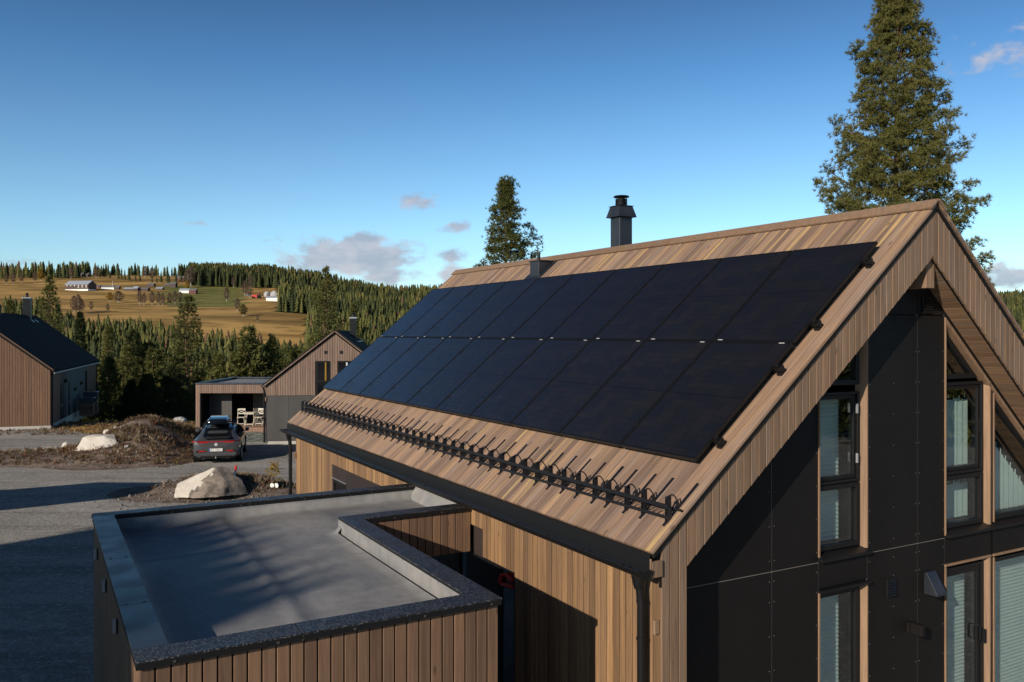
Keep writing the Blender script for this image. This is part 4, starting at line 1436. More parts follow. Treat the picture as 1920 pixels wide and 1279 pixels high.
ys = [5.648, 5.977, 6.224, 6.513, 6.736, 7.027]
while ys[-1] < 17.0:
    ys.append(ys[-1] + 0.265)
br0 = None
for y in ys:
    if br0 is None:
        br0 = bracket_mesh().build('bracket', 'guard_metal', guard)
        o = br0
    else:
        o = br0.copy()
        COL.objects.link(o)
        o.parent = guard
    o.location = (bp.x - GO[0], y - GO[1], bp.z - GO[2])
bx = bp.x + (LS * 0.055).x
bz = bp.z + (LS * 0.055).z
for dz, hh, dx in ((0.128, 0.017, -0.026), (0.035, 0.012, -0.028)):
    MB().box(bx + dx - 0.007, bx + dx + 0.007, ys[0] - 0.02, ys[-1] + 0.03, bz + dz - hh, bz + dz + hh).build('rail', 'guard_metal', guard, GO, bevel=0.002)
MB().tube([(bx + 0.075, ys[0] - 0.09, bz + 0.095), (bx + 0.075, ys[-1] + 0.03, bz + 0.095)], 0.011, 7).build('rail', 'guard_metal', guard, GO, smooth=True)
b = MB()
y = ys[0] + 0.03
zz = 0
pts = []
while y < ys[-1]:
    pts.append((bx - 0.026 + (0.10 if zz % 2 else 0.0), y, bz + (0.094 if zz % 2 else 0.05)))
    y += 0.033
    zz += 1
b.tube(pts, 0.0035, 4)
b.build('zigzag_wire', 'guard_metal', guard, GO)
# ------------------------------------------------------------------ the brown house on the left
n_ang = math.atan2(0.3187, 0.948)            # its ridge runs away to the left
# local frame: x across the gable to the right, y along the ridge, z up; origin at the right front corner


def slope_ring(x0, z0, x1, z1, t):
    a = math.atan2(z1 - z0, x1 - x0)
    nx, nz = -math.sin(a) * t, math.cos(a) * t
    if nz < 0:
        nx, nz = -nx, -nz
    return [(x0, z0), (x1, z1), (x1 + nx, z1 + nz), (x0 + nx, z0 + nz)]


def extr(b, ring, y0, y1):
    return b.prism([(p[0], y0, p[1]) for p in ring], [(p[0], y1, p[1]) for p in ring])


hl_w, hl_len, hl_ez, hl_rz = 4.1, 17.0, 3.30, 6.50
hl_a = math.atan2(0.3187, 0.948)
left = thing('brown_house', 'brown timber house with dark roof and lit gable on the left', 'house', (-25.72, 46.85, 0.0), hl_a)
b = MB()
ring = [(-2 * hl_w + 0.04, 0.25), (-0.04, 0.25), (-0.04, hl_ez - 0.03), (-hl_w, hl_rz - 0.06), (-2 * hl_w + 0.04, hl_ez - 0.03)]
extr(b, ring, 0.04, hl_len - 0.05)
b.build('wall_body', 'fibre_black', left)
MB().box(-2 * hl_w, 0.02, 0.02, hl_len, -0.4, 0.22).build('plinth', 'concrete', left)
n = 62
pwl = 2 * hl_w / n
for i in range(n):
    x = -2 * hl_w + (i + 0.5) * pwl
    zt_ = [hl_ez + (hl_w - abs(x + hl_w + s * pwl / 2)) * (hl_rz - hl_ez) / hl_w - 0.06 for s in (1, -1)]
    plank('wall_plank', left, 'red_wood', (x, 0.04, 0), (0, -1, 0), (0, 0, 1), pwl - 0.012, 0.03, 0.2, tuple(zt_))
for i in range(130):
    y = 0.03 + (i + 0.5) * 0.13
    if 2.9 < y < 12.8:
        continue
    plank('wall_plank', left, 'red_wood', (-0.04, y, 0), (1, 0, 0), (0, 0, 1), 0.118, 0.03, 0.2, hl_ez - 0.1)
for i, (ya, yb) in enumerate(((5.0, 7.2), (7.22, 9.6), (9.62, 11.3), (11.32, 12.8))):
    MB().box(-0.038, -0.012, ya, yb, 0.22, hl_ez - 0.3).build('wall_panel', 'fibre_green', left)
MB().box(-0.038, -0.014, 2.92, 4.98, 0.22, hl_ez - 0.12).build('wall_panel', 'fibre_brown', left)
for ya, yb, za, zb in ((3.1, 4.1, 0.25, 2.3), (5.6, 6.2, 0.25, 2.3)):
    d = MB().box(-0.012, 0.012, ya, yb, za, zb).build('door', 'black_metal', left)
    MB().box(0.012, 0.05, ya + 0.1, ya + 0.13, 1.0, 1.15).build('handle', 'grey_metal', d)
for ya, yb, za, zb in ((7.6, 8.6, 1.6, 1.85), (10.0, 10.9, 1.85, 2.1), (12.1, 12.7, 0.3, 2.75)):
    wdw = MB().box(-0.012, 0.010, ya, yb, za, zb).build('window', 'black_metal', left)
    MB().box(0.010, 0.014, ya + 0.05, yb - 0.05, za + 0.05, zb - 0.05).build('pane', 'car_glass', wdw)
for ya in (4.3, 4.65):
    lm = MB().box(-0.01, 0.1, ya, ya + 0.1, 2.35, 2.55).build('wall_lamp', 'black_metal', left)
b = MB()
extr(b, slope_ring(0.18, hl_ez - 0.14, -hl_w, hl_rz, 0.14), -0.08, hl_len + 0.15)
b.build('roof', 'dark_roof', left)
b = MB()
extr(b, slope_ring(-2 * hl_w - 0.18, hl_ez - 0.14, -hl_w - 0.002, hl_rz, 0.14), -0.08, hl_len + 0.15)
b.build('roof', 'dark_roof', left)
b = MB()
extr(b, slope_ring(0.16, hl_ez - 0.02, -hl_w, hl_rz + 0.12, 0.05), -0.13, -0.082)
b.build('rake_board', 'red_wood', left)
b = MB()
extr(b, slope_ring(0.20, hl_ez - 0.02, -hl_w, hl_rz + 0.14, 0.04), hl_len - 0.2, hl_len + 0.19)
b.build('rake_edging', 'dark_roof', left)
MB().box(0.19, 0.26, -0.1, hl_len + 0.1, hl_ez - 0.22, hl_ez - 0.14).build('gutter', 'grey_metal', left, bevel=0.01)
for yy in (0.25, hl_len - 0.1):
    MB().tube([(0.06, yy, hl_ez - 0.2), (0.06, yy, 0.1)], 0.045, 8).build('downpipe', 'black_metal', left, smooth=True)
cy_ = hl_len - 3.2
c_ = MB().box(-hl_w - 0.05, -hl_w + 0.42, cy_ - 0.25, cy_ + 0.25, hl_rz - 0.5, hl_rz + 1.25).build('chimney', 'black_metal', left)
MB().box(-hl_w - 0.09, -hl_w + 0.46, cy_ - 0.29, cy_ + 0.29, hl_rz + 1.251, hl_rz + 1.32).build('chimney_cap', 'grey_metal', c_)
MB().lathe([(0.09, hl_rz + 1.32), (0.09, hl_rz + 1.55), (0.16, hl_rz + 1.56), (0.02, hl_rz + 1.64)], (-hl_w + 0.18, cy_, 0), 12).build('flue', 'black_metal', c_)
for dy in (-0.8, 0.55):
    MB().add([(-hl_w + 0.55, cy_ + dy, hl_rz - 0.25), (-hl_w + 0.75, cy_ + dy, hl_rz - 0.41), (-hl_w + 0.75, cy_ + dy + 0.3, hl_rz - 0.41), (-hl_w + 0.55, cy_ + dy + 0.3, hl_rz - 0.25),
              (-hl_w + 0.55, cy_ + dy, hl_rz - 0.21), (-hl_w + 0.75, cy_ + dy, hl_rz - 0.37), (-hl_w + 0.75, cy_ + dy + 0.3, hl_rz - 0.37), (-hl_w + 0.55, cy_ + dy + 0.3, hl_rz - 0.21)],
             [(0, 3, 2, 1), (4, 5, 6, 7), (0, 1, 5, 4), (1, 2, 6, 5), (2, 3, 7, 6), (3, 0, 4, 7)]).build('roof_step', 'grey_metal', left)
MB().tube([(-hl_w + 0.3, 6.0, hl_rz - 0.3), (-hl_w + 0.3, 6.0, hl_rz + 0.6)], 0.07, 8).build('vent_pipe', 'black_metal', left, smooth=True)


def wrapped_pallet(loc, h, label):
    t = thing('wrapped_pallet', label, 'pallet', loc, hl_a, 'wrapped pallets along the brown house')
    b = MB()
    for k in range(3):
        b.box(-0.55, 0.55, -0.4 + k * 0.35, -0.3 + k * 0.35, 0.0, 0.1)
    b.box(-0.55, 0.55, -0.42, 0.42, 0.1, 0.13)
    b.build('pallet_base', 'deck_wood', t)
    for k in range(int(h / 0.24)):
        b = MB()
        for q in range(6):
            for s in range(2):
                b.box(-0.54 + q * 0.18, -0.38 + q * 0.18, -0.40 + s * 0.41 , -0.02 + s * 0.41, 0.135 + k * 0.24, 0.365 + k * 0.24)
        b.build('log_layer', 'soffit_wood', t, bevel=0.01)
    b = MB().box(-0.57, 0.57, -0.44, 0.44, 0.14 + h, 0.22 + h).box(-0.57, 0.57, -0.45, -0.426, 0.85 * h, 0.14 + h)
    b.build('plastic_wrap', 'pallet_wrap', t, bevel=0.02)
    t.scale = (0.75, 0.85, 1.0)


M['pallet_wrap'] = new_mat('grey blue plastic wrap', (0.04, 0.045, 0.06), 0.3)[0]


def in_left(x, y, z=0.0):
    return Vector((-25.72 + x * math.cos(hl_a) - y * math.sin(hl_a), 46.85 + x * math.sin(hl_a) + y * math.cos(hl_a), z))


wrapped_pallet(in_left(0.72, 8.0), 0.95, 'nearer dark wrapped pallet of firewood beside the brown house wall')
wrapped_pallet(in_left(0.72, 9.6), 1.2, 'farther tall wrapped pallet of firewood beside the brown house wall')

# ------------------------------------------------------------------ the middle house with its grey lower wall
mid_a = R(6.8)
mx0 = at(628, 832, 40.7)
mh_w, mh_len, mh_ez, mh_rz = 3.27, 8.5, 2.86, 5.42
mid = thing('gabled_cabin', 'greyed timber cabin with dark lower wall panels and black roof, behind the solar roof', 'house', (mx0.x, 40.7, 0.0), mid_a)
b = MB()
ring = [(-mh_w + 0.03, 0.2), (mh_w - 0.03, 0.2), (mh_w - 0.03, mh_ez - 0.05), (0, mh_rz - 0.08), (-mh_w + 0.03, mh_ez - 0.05)]
extr(b, ring, 0.035, mh_len - 0.05)
b.build('wall_body', 'fibre_black', mid)
MB().box(-mh_w + 0.05, mh_w - 0.05, 0.06, mh_len, -0.3, 0.21).build('plinth', 'concrete', mid)
WIN = ((-0.88, -0.20), (0.13, 0.81))
n = 56
pwm = 2 * mh_w / n
for i in range(n):
    x = -mh_w + (i + 0.5) * pwm
    zt_ = tuple(mh_ez + (mh_w - abs(x + s * pwm / 2)) * (mh_rz - mh_ez) / mh_w - 0.09 for s in (1, -1))
    inwin = [w for w in WIN if w[0] < x < w[1]]
    if inwin:
        plank('wall_plank', mid, 'far_wood', (x, 0.03, 0), (0, -1, 0), (0, 0, 1), pwm - 0.012, 0.03, 4.01, zt_)
    else:
        plank('wall_plank', mid, 'far_wood', (x, 0.03, 0), (0, -1, 0), (0, 0, 1), pwm - 0.012, 0.03, 2.36, zt_)
for k in range(6):
    xa = -mh_w + k * mh_w / 3
    MB().box(xa + 0.006, xa + mh_w / 3 - 0.006, 0.005, 0.034, 0.19, 2.345).build('wall_panel', 'fibre_grey', mid)
for i, (xa, xb) in enumerate(WIN):
    b = MB()
    ring_ = [(xa, 2.36), (xb, 2.36), (xb, 4.0), (xa, 4.0)]
    inn = inset(ring_, 0.06)
    for q in range(4):
        a = [ring_[q], ring_[(q + 1) % 4], inn[(q + 1) % 4], inn[q]]
        extr(b, a, 0.0, 0.034)
    b.box(xa + 0.06, xb - 0.06, 0.004, 0.034, 3.0, 3.05)
    w_ = b.build('window', 'black_metal', mid)
    MB().box(xa + 0.06, xb - 0.06, 0.022, 0.028, 2.42, 3.94).build('pane', 'car_glass', w_)
    MB().box(xa + 0.40, xa + 0.47, 0.015, 0.0215, 3.06, 3.94).build('curtain_or_reflection', 'yellow_leaf' if i == 0 else 'curtain_or_reflection', w_)  # first window: yellow strip paints a yellow tree's reflection on the glass
for xv in (-0.44, 0.30):
    MB().box(xv - 0.07, xv + 0.07, -0.03, -0.001, 4.36, 4.50).build('wall_vent', 'black_metal', mid)
for s in (-1, 1):
    b = MB()
    extr(b, slope_ring(s * (mh_w + 0.14), mh_ez - 0.13, 0.001 * s, mh_rz - 0.02, 0.12), -0.10, mh_len)
    b.build('roof', 'dark_roof', mid)
    b = MB()
    extr(b, slope_ring(s * (mh_w + 0.13), mh_ez - 0.11, 0, mh_rz, 0.05), -0.14, -0.102)
    b.build('rake_board', 'far_wood', mid)
c_ = MB().box(0.35, 0.67, 5.2, 5.55, 4.7, 6.15).build('chimney', 'black_metal', mid)
MB().box(0.31, 0.71, 5.16, 5.59, 6.151, 6.22).build('chimney_cap', 'grey_metal', c_)
MB().lathe([(0.09, 6.22), (0.09, 6.40), (0.15, 6.41), (0.02, 6.47)], (0.51, 5.37, 0), 12).build('flue', 'black_metal', c_)
for ys__ in (4.0, 5.9):
    MB().box(0.72, 1.0, ys__, ys__ + 0.3, mh_rz - 0.55, mh_rz - 0.48).build('roof_step', 'grey_metal', mid)
MB().tube([(-mh_w - 0.08, -0.06, mh_ez - 0.12), (-mh_w - 0.05, -0.03, mh_ez - 0.3), (-mh_w - 0.05, -0.03, 0.12)], 0.045, 8).build('downpipe', 'black_metal', mid, smooth=True)
MB().box(-mh_w - 0.02, -mh_w + 0.04, -0.05, 0.0, 2.1, 2.3).build('pipe_clip', 'jamb_wood', mid)

# ------------------------------------------------------------------ open terrace wing left of it
tx0, tx1, ty0, ty1 = -16.93, -12.55, 45.0, 51.0
wing = thing('terrace_wing', 'flat roofed timber terrace wing open at the front, left of the cabin', 'building', ((tx0 + tx1) / 2, 45.0, 0.0))
WO = ((tx0 + tx1) / 2, 45.0, 0.0)
zt_ = 2.69
n = 38
pwt = (tx1 - tx0) / n
for i in range(n):
    x = tx0 + (i + 0.5) * pwt
    plank('wall_plank', wing, 'far_wood', (x, ty0 + 0.03, 0), (0, -1, 0), (0, 0, 1), pwt - 0.012, 0.03, (0.03 if x < tx0 + 0.28 else 2.14), zt_ - 0.03, WO)
b = MB()
b.box(tx0 + 0.02, tx0 + 0.27, ty0 + 0.031, ty1, 0.0, zt_ - 0.05)
b.box(tx0 + 0.27, tx1, ty0 + 0.031, ty0 + 0.2, 2.15, zt_ - 0.05)
b.build('wall_body', 'fibre_black', wing, WO)
MB().box(tx0 + 0.27, tx1 + 1.0, ty0 + 0.2, ty1, 2.2, 2.55).build('roof_slab', 'dark_roof', wing, WO)
MB().box(tx0 + 0.27, tx1, ty0 + 0.2, ty1 - 0.3, 2.551, 2.575).build('roof_membrane', 'membrane', wing, WO)
for bx in ((tx0 - 0.02, tx1, ty0 - 0.03, ty0 + 0.22), (tx0 - 0.02, tx1 + 1, ty1 - 0.28, ty1), (tx0 - 0.02, tx0 + 0.26, ty0 + 0.222, ty1 - 0.282)):
    MB().box(bx[0], bx[1], bx[2], bx[3], zt_ - 0.09, zt_).build('coping', 'coping_plain', wing, WO, bevel=0.01)
yb = 48.4
for xa, xb, yq in ((tx0 + 0.34, -15.92, 46.1), (-15.90, -15.35, 46.1), (-14.42, -13.30, 47.1)):
    MB().box(xa, xb, yq - 0.03, yq, 0.31, 2.2).build('wall_panel', 'fibre_grey', wing, WO)
MB().box(tx0 + 0.27, tx1 + 1.0, yb + 0.002, yb + 0.1, 0.0, 2.2).build('back_wall', 'fibre_black', wing, WO)
d_ = MB().box(-15.13, -14.50, yb - 0.02, yb, 0.3, 2.15).build('door', 'black_metal', wing, WO)
MB().box(-14.75, -14.58, yb - 0.10, yb - 0.02, 1.22, 1.26).build('handle', 'grey_metal', d_, WO)
for xj in (-14.45, -13.27):
    MB().box(xj - 0.02, xj + 0.02, 47.05, 47.12, 0.31, 2.1).build('jamb', 'jamb_wood', wing, WO)
dz = 0.30
for i in range(16):
    ya = ty0 - 0.05 + i * 0.215
    MB().box(tx0 + 0.30, tx1 + 0.35, ya, ya + 0.205, dz - 0.03, dz).build('deck_board', 'deck_wood', wing, WO, bevel=0.004)
for k in range(3):
    MB().box(tx0 + 0.30, tx1 + 0.35, ty0 - 0.085, ty0 - 0.056, 0.02 + k * 0.088, 0.10 + k * 0.088).build('deck_fascia', 'deck_wood', wing, WO, bevel=0.004)

# slate paving in front of the terrace
tag(MB().box(-14.9, -11.7, 40.9, 44.9, 0.02, 0.03).build('slate_bed', 'gravel'), 'gravel bed of the slate paving before the terrace', kind='structure')
pav = bpy.data.objects['slate_bed']
r_ = random.Random(12)
cols_, rows_ = 7, 9
gpt = {}
for i in range(cols_ + 1):
    for j in range(rows_ + 1):
        gpt[i, j] = (-14.88 + i * 3.14 / cols_ + (r_.uniform(-.12, .12) if 0 < i < cols_ else 0), 40.92 + j * 3.94 / rows_ + (r_.uniform(-.12, .12) if 0 < j < rows_ else 0))
for i in range(cols_):
    for j in range(rows_):
        c4 = [gpt[i, j], gpt[i + 1, j], gpt[i + 1, j + 1], gpt[i, j + 1]]
        mx_, my_ = sum(p[0] for p in c4) / 4, sum(p[1] for p in c4) / 4
        c4 = [(mx_ + (p[0] - mx_) * 0.93, my_ + (p[1] - my_) * 0.93) for p in c4]
        zz = 0.06 + r_.uniform(-0.012, 0.015)
        MB().prism([(p[0], p[1], 0.031) for p in c4], [(p[0], p[1], zz) for p in c4]).build('paving_slab', 'slate', pav)

# ------------------------------------------------------------------ chairs and table on the terrace


def bistro_chair(label, loc, rz):
    t = thing('garden_chair', label, 'chair', loc, rz, 'cream folding chairs on the terrace')
    for s in (-1, 1):
        MB().tube([(s * 0.19, 0.10, 0.0), (s * 0.19, -0.16, 0.45), (s * 0.19, -0.20, 0.90)], 0.018, 6).build('leg', 'cream', t)
        MB().tube([(s * 0.17, -0.20, 0.0), (s * 0.17, 0.17, 0.45)], 0.018, 6).build('leg', 'cream', t)
    for k in range(4):
        MB().box(-0.20, 0.20, -0.17 + k * 0.095, -0.09 + k * 0.095, 0.45, 0.47).build('seat_slat', 'cream', t)
    MB().box(-0.20, 0.20, -0.21, -0.185, 0.84, 0.92).build('top_rail', 'cream', t)
    MB().box(-0.20, 0.20, -0.20, -0.178, 0.62, 0.67).build('back_rail', 'cream', t)
    MB().box(-0.17, 0.17, 0.06, 0.09, 0.10, 0.13).build('stretcher', 'cream', t)
    b = MB().tube([(-0.18, -0.19, 0.67), (0.18, -0.19, 0.84)], 0.016, 5).tube([(0.18, -0.19, 0.67), (-0.18, -0.19, 0.84)], 0.016, 5)
    b.build('cross_brace', 'cream', t)


M['cream'] = new_mat('cream paint', (0.62, 0.57, 0.47), 0.6)[0]
p = at(452, 800, 45.9)
bistro_chair('cream cross-backed chair left of the table on the terrace', (p.x, 45.9, dz), R(190))
p = at(486, 800, 45.9)
bistro_chair('cream cross-backed chair right of the table on the terrace', (p.x, 46.0, dz), R(165))
p = at(468.5, 800, 45.9)
t = thing('garden_table', 'small cream folding table between two chairs on the terrace', 'table', (p.x, 45.95, dz))
for k in range(4):
    MB().box(-0.30, 0.30, -0.28 + k * 0.142, -0.15 + k * 0.142, 0.70, 0.725).build('table_slat', 'cream', t)
for s in (-1, 1):
    MB().tube([(s * 0.23, 0.24, 0.0), (s * 0.23, -0.22, 0.70)], 0.018, 6).build('leg', 'cream', t)
    MB().tube([(s * 0.21, -0.24, 0.0), (s * 0.21, 0.22, 0.70)], 0.018, 6).build('leg', 'cream', t)
MB().box(-0.22, 0.22, -0.20, -0.175, 0.08, 0.11).build('stretcher', 'cream', t)
MB().box(-0.25, 0.25, -0.24, -0.22, 0.64, 0.70).build('apron', 'cream', t)

# unseen flat roof, added and outlined to cast the shadow band on the gravel
cp = thing('shadow_roof', 'unseen flat roof added to cast the shadow band on the gravel', 'shadow_roof', (-19.0, 22.0, 0.0))
CH = 3.2
sx_, sy_ = 0.578 * CH * 2.565, 0.816 * CH * 2.565
poly = [(-11.5, 29.9), (-11.9, 28.0), (-12.3, 27.7), (-15.2, 25.6), (-22.0, 21.6), (-30.0, 26.0), (-17.3, 28.6), (-15.0, 30.0)]
poly = [(x - sx_ + 19.0, y - sy_ - 22.0) for x, y in poly]
MB().prism([(x, y, CH) for x, y in poly], [(x, y, CH + 0.12) for x, y in poly]).build('roof', 'dark_roof', cp)
for i in (4, 5, 6):
    x, y = poly[i]
    MB().box(x - 0.06, x + 0.06, y - 0.06, y + 0.06, 0, CH - 0.002).build('post', 'far_wood', cp)
# ------------------------------------------------------------------ trees


def unit(v):
    return v / np.maximum(np.linalg.norm(v, axis=-1, keepdims=True), 1e-9)


def needle_tris(C, D, k, ln, wd, g, spread=0.9):
    """k slender triangles per tuft at centres C pointing along D"""
    n = len(C)
    C = np.repeat(C, k, 0)
    D = np.repeat(D, k, 0)
    d = unit(D + spread * unit(g.normal(size=(n * k, 3))))
    l_ = ln * g.uniform(0.65, 1.15, (n * k, 1))
    s = unit(np.cross(d, g.normal(size=(n * k, 3)))) * wd * 0.5
    b0 = C + d * l_ * 0.05
    tip = C + d * l_
    v = np.stack([b0 - s, b0 + s, tip], 1).reshape(-1, 3)
    f = np.arange(n * k * 3).reshape(-1, 3)
    return v, f


def conifer(h, crown0, rad, whorl, nb, step, k, nl, nw, seed, up=0.15, droop=0.1, lean=0.0, mats=('needles', 'bark'), r0=None, irregular=0.25, side_len=0.38, clump=1, clump_r=0.08, spread=0.9):
    """trunk and crown meshes of one conifer; rad(t) gives the branch length at crown height share t"""
    g = np.random.default_rng(seed)
    tm = MB()
    r0 = r0 or h * 0.013
    pts = [(lean * math.sin(i * 0.9) * 0.12, lean * math.cos(i * 0.7) * 0.10, h * i / 8) for i in range(9)]
    tm.tube(pts, [r0 * (1 - i / 8.3) for i in range(9)], 7)
    C, D = [], []
    z = crown0
    while z < h - 0.05:
        t = (z - crown0) / (h - crown0)
        a0 = g.uniform(0, 6.28)
        m = max(3, int(round(nb * (1 - 0.35 * t))))
        for i in range(m):
            a = a0 + 6.283 * i / m + g.normal() * 0.25
            L = rad(t) * (1 + g.normal() * irregular)
            if L < 0.12:
                L = 0.12
            e = -droop + (up + droop) * t ** 0.8 + g.normal() * 0.09 + 0.5 * t ** 3
            ca, sa = math.cos(a), math.sin(a)
            n = max(2, int(L / step))
            px_, pz_ = 0.0, z + g.normal() * whorl * 0.25
            bp_ = [(0, 0, pz_)]
            for q in range(1, n + 1):
                s = q / n
                el = e + 0.55 * s * s
                px_ += L / n * math.cos(el)
                pz_ += L / n * math.sin(el)
                bp_.append((px_ * ca, px_ * sa, pz_))
                if s < 0.22 and L > 0.8:
                    continue
                out = np.array([ca * 0.7, sa * 0.7, 0.6])
                C.append((px_ * ca, px_ * sa, pz_ + 0.02))
                D.append(out)
                wdt = side_len * L * (1.05 - s) + 0.10 * min(1, L)
                for sg in (-1, 1):
                    nn = max(1, int(wdt / (step * 0.8)))
                    for w in range(1, nn + 1):
                        o = sg * wdt * w / nn
                        fx = 0.45 * abs(o)
                        C.append((px_ * ca - sa * o + ca * fx + g.normal() * 0.03 * L ** 0.5, px_ * sa + ca * o + sa * fx + g.normal() * 0.03 * L ** 0.5, pz_ + g.normal() * 0.05 * L ** 0.5 + 0.05 * abs(o)))
                        D.append(np.array([ca * 0.5 - sa * sg * 0.5, sa * 0.5 + ca * sg * 0.5, 0.65]))
            if L > 0.45:
                tm.tube([bp_[0], bp_[len(bp_) // 2], bp_[-1]], [max(0.008, r0 * 0.22 * (1 - t * 0.6)), max(0.006, r0 * 0.13), 0.004], 4, caps=False)
        z += whorl * (1 - 0.45 * t) * g.uniform(0.8, 1.2)
    C.append((0, 0, h))
    D.append(np.array([0, 0, 1.0]))
    C, D = np.array(C, float), np.array(D, float)
    if clump > 1:
        C = np.repeat(C, clump, 0) + g.normal(size=(len(C) * clump, 3)) * clump_r * np.array([1.1, 1.1, 0.6])
        D = np.repeat(D, clump, 0)
    v, f = needle_tris(C, D, k, nl, nw, g, spread)
    return tm, v, f, mats


def place_tree(name, label, spec, loc, group=None, rz=0.0):
    tm, v, f, mats = spec
    t = thing(name, label, 'tree', loc, rz, group)
    tm.build('trunk', mats[1], t, smooth=True)
    np_mesh('crown', v, f, mats[0], t)
    return t


PINES = 'tall conifers standing round the houses'


def pine_prof(w, p=0.75, tip=0.10):
    return lambda t: w * max(0.0, (1 - t)) ** p * (0.80 + 0.20 * min(1, t * 5)) + tip


# the big pine behind the gable and the smaller one behind the ridge
p = at(1680, 430, 22.0)
place_tree('pine_tree', 'big dense pine rising behind the gable peak', conifer(14.2, 3.2, pine_prof(2.25, 0.72, 0.30), 0.41, 7, 0.34, 13, 0.12, 0.017, 11, up=0.42, droop=0.05, r0=0.17, side_len=0.45, irregular=0.14, clump=11, clump_r=0.085, spread=1.3), (p.x, 22.0, 0), PINES)
p = at(949, 430, 38.0)
place_tree('pine_tree', 'single pine with open crown behind the roof ridge', conifer(12.0, 3.2, pine_prof(2.05, 0.88, 0.20), 0.50, 6, 0.42, 11, 0.16, 0.026, 23, up=0.45, droop=0.03, r0=0.15, irregular=0.30, side_len=0.45, clump=9, clump_r=0.11, spread=1.3), (p.x, 38.0, 0), PINES)


def tree_at(px, py_top, d, w_px, label, seed, kind='pine', crown=0.18, mats=None, name=None):
    top = at(px, py_top, d)
    zb = float(terrain(top.x, d))
    h = top.z - zb
    w = w_px / 2 / F * d
    if kind == 'pine':
        sp = conifer(h, h * crown, pine_prof(w, 0.62, 0.18), h * 0.045, 5, max(0.30, w * 0.17), 9, max(0.26, d * 0.0042), max(0.06, d * 0.0010), seed, up=0.5, droop=0.0, lean=1.0, mats=mats or ('needles', 'bark'))
    else:
        sp = conifer(h, h * 0.04, lambda t: w * (1 - t) ** 0.9 + 0.08, h * 0.034, 7, max(0.28, w * 0.2), 8, max(0.24, d * 0.0040), max(0.06, d * 0.0010), seed, up=0.1, droop=0.28, mats=mats or ('needles_dark', 'bark'))
    return place_tree(name or ('pine_tree' if kind == 'pine' else 'spruce_tree'), label, sp, (top.x, d, zb), PINES)


tree_at(612, 507, 75, 84, 'tall pine with pointed top rising behind the cabin roof', 31, crown=0.22)
tree_at(352, 560, 70, 84, 'tall pine with a bare trunk left of the terrace wing', 32, crown=0.25)
tree_at(92, 522, 78, 78, 'broad pine standing behind the brown house roof', 33, crown=0.2)
tree_at(150, 588, 72, 58, 'dark spruce touching the far corner of the brown house', 34, 'spruce')
tree_at(203, 612, 108, 46, 'slim pale pine in the wood right of the brown house', 35)
tree_at(510, 634, 88, 58, 'yellowish pine behind the flat terrace roof', 36)
tree_at(240, 655, 72, 58, 'olive pine right of the brown house', 37)
tree_at(206, 676, 66, 56, 'olive young pine close to the brown house corner', 38)
tree_at(322, 690, 62, 78, 'dark bushy spruce left of the terrace wing', 39, 'spruce')
tree_at(276, 706, 60, 74, 'dark bushy spruce behind the earth heap', 40, 'spruce')
tree_at(246, 716, 61, 50, 'low dark spruce left of the two bushy ones', 41, 'spruce')
tree_at(345, 730, 58, 40, 'small dark spruce beside the terrace post', 42, 'spruce')
tree_at(663, 572, 84, 46, 'narrow pine behind the cabin chimney', 43)
tree_at(585, 640, 80, 60, 'short pine behind the left slope of the cabin roof', 44)
tree_at(300, 660, 92, 46, 'pale young pine between the dark bushes and the wood', 45)
tree_at(440, 665, 110, 38, 'slim pine in the wood above the terrace wing', 46)
tree_at(472, 680, 96, 40, 'light green pine above the flat terrace roof', 47)
tree_at(405, 668, 100, 40, 'green pine right of the tall bare trunked one', 48)
tree_at(20, 566, 105, 46, 'green pine seen over the left end of the brown house', 49)
tree_at(52, 572, 98, 34, 'small green pine beside the brown house chimney', 50)


# ---- the wood in the valley and on the hill
def star_spruce(seed, tiers=7, pts=7, w=0.17):
    """unit-height conifer of ragged tiers, as arrays"""
    g = np.random.default_rng(seed)
    V, Fc = [], []
    for i in range(tiers):
        t = i / tiers
        z0 = 0.06 + 0.94 * t
        z1 = min(1.0, z0 + 1.75 / tiers)
        r = w * (1 - t) ** 0.85 + 0.012
        n = len(V)
        V.append((g.normal() * 0.006, g.normal() * 0.006, z1))
        m = 2 * pts
        for k in range(m):
            a = 6.283 * k / m + g.uniform(-0.12, 0.12) + i
            rr = r * (g.uniform(0.85, 1.25) if k % 2 == 0 else g.uniform(0.38, 0.62))
            V.append((rr * math.cos(a), rr * math.sin(a), z0 + (g.uniform(-0.03, 0.0) if k % 2 == 0 else 0.025)))
        for k in range(m):
            Fc.append((n, n + 1 + k, n + 1 + (k + 1) % m))
    return np.array(V), np.array(Fc)


def fine_conifer(seed, pine, step=0.026, kk=6, big=1.0):
    """unit-height conifer of needle sprays for the nearer trees of the wood"""
    g = np.random.default_rng(seed)
    C, D = [], []
    z = 0.10
    while z < 0.985:
        t = (z - 0.1) / 0.9
        r = (0.19 if pine else 0.16) * (1 - t) ** (0.7 if pine else 0.95) + 0.012
        m = int(5 + 7 * (1 - t))
        for i in range(m):
            a = g.uniform(0, 6.283)
            L = r * g.uniform(0.6, 1.2)
            for s in ((0.45, 0.75, 1.0) if L > 0.07 else (0.7, 1.0)):
                zz = z + (0.25 if pine else -0.28) * L * s + g.normal() * 0.008
                C.append((L * s * math.cos(a), L * s * math.sin(a), zz))
                D.append((math.cos(a) * 0.8, math.sin(a) * 0.8, 0.5 if pine else 0.1))
        z += step
    C.append((0, 0, 0.985))
    D.append((0, 0, 1))
    return needle_tris(np.array(C, float), np.array(D, float), kk, 0.052 * big, 0.016 * big, g)


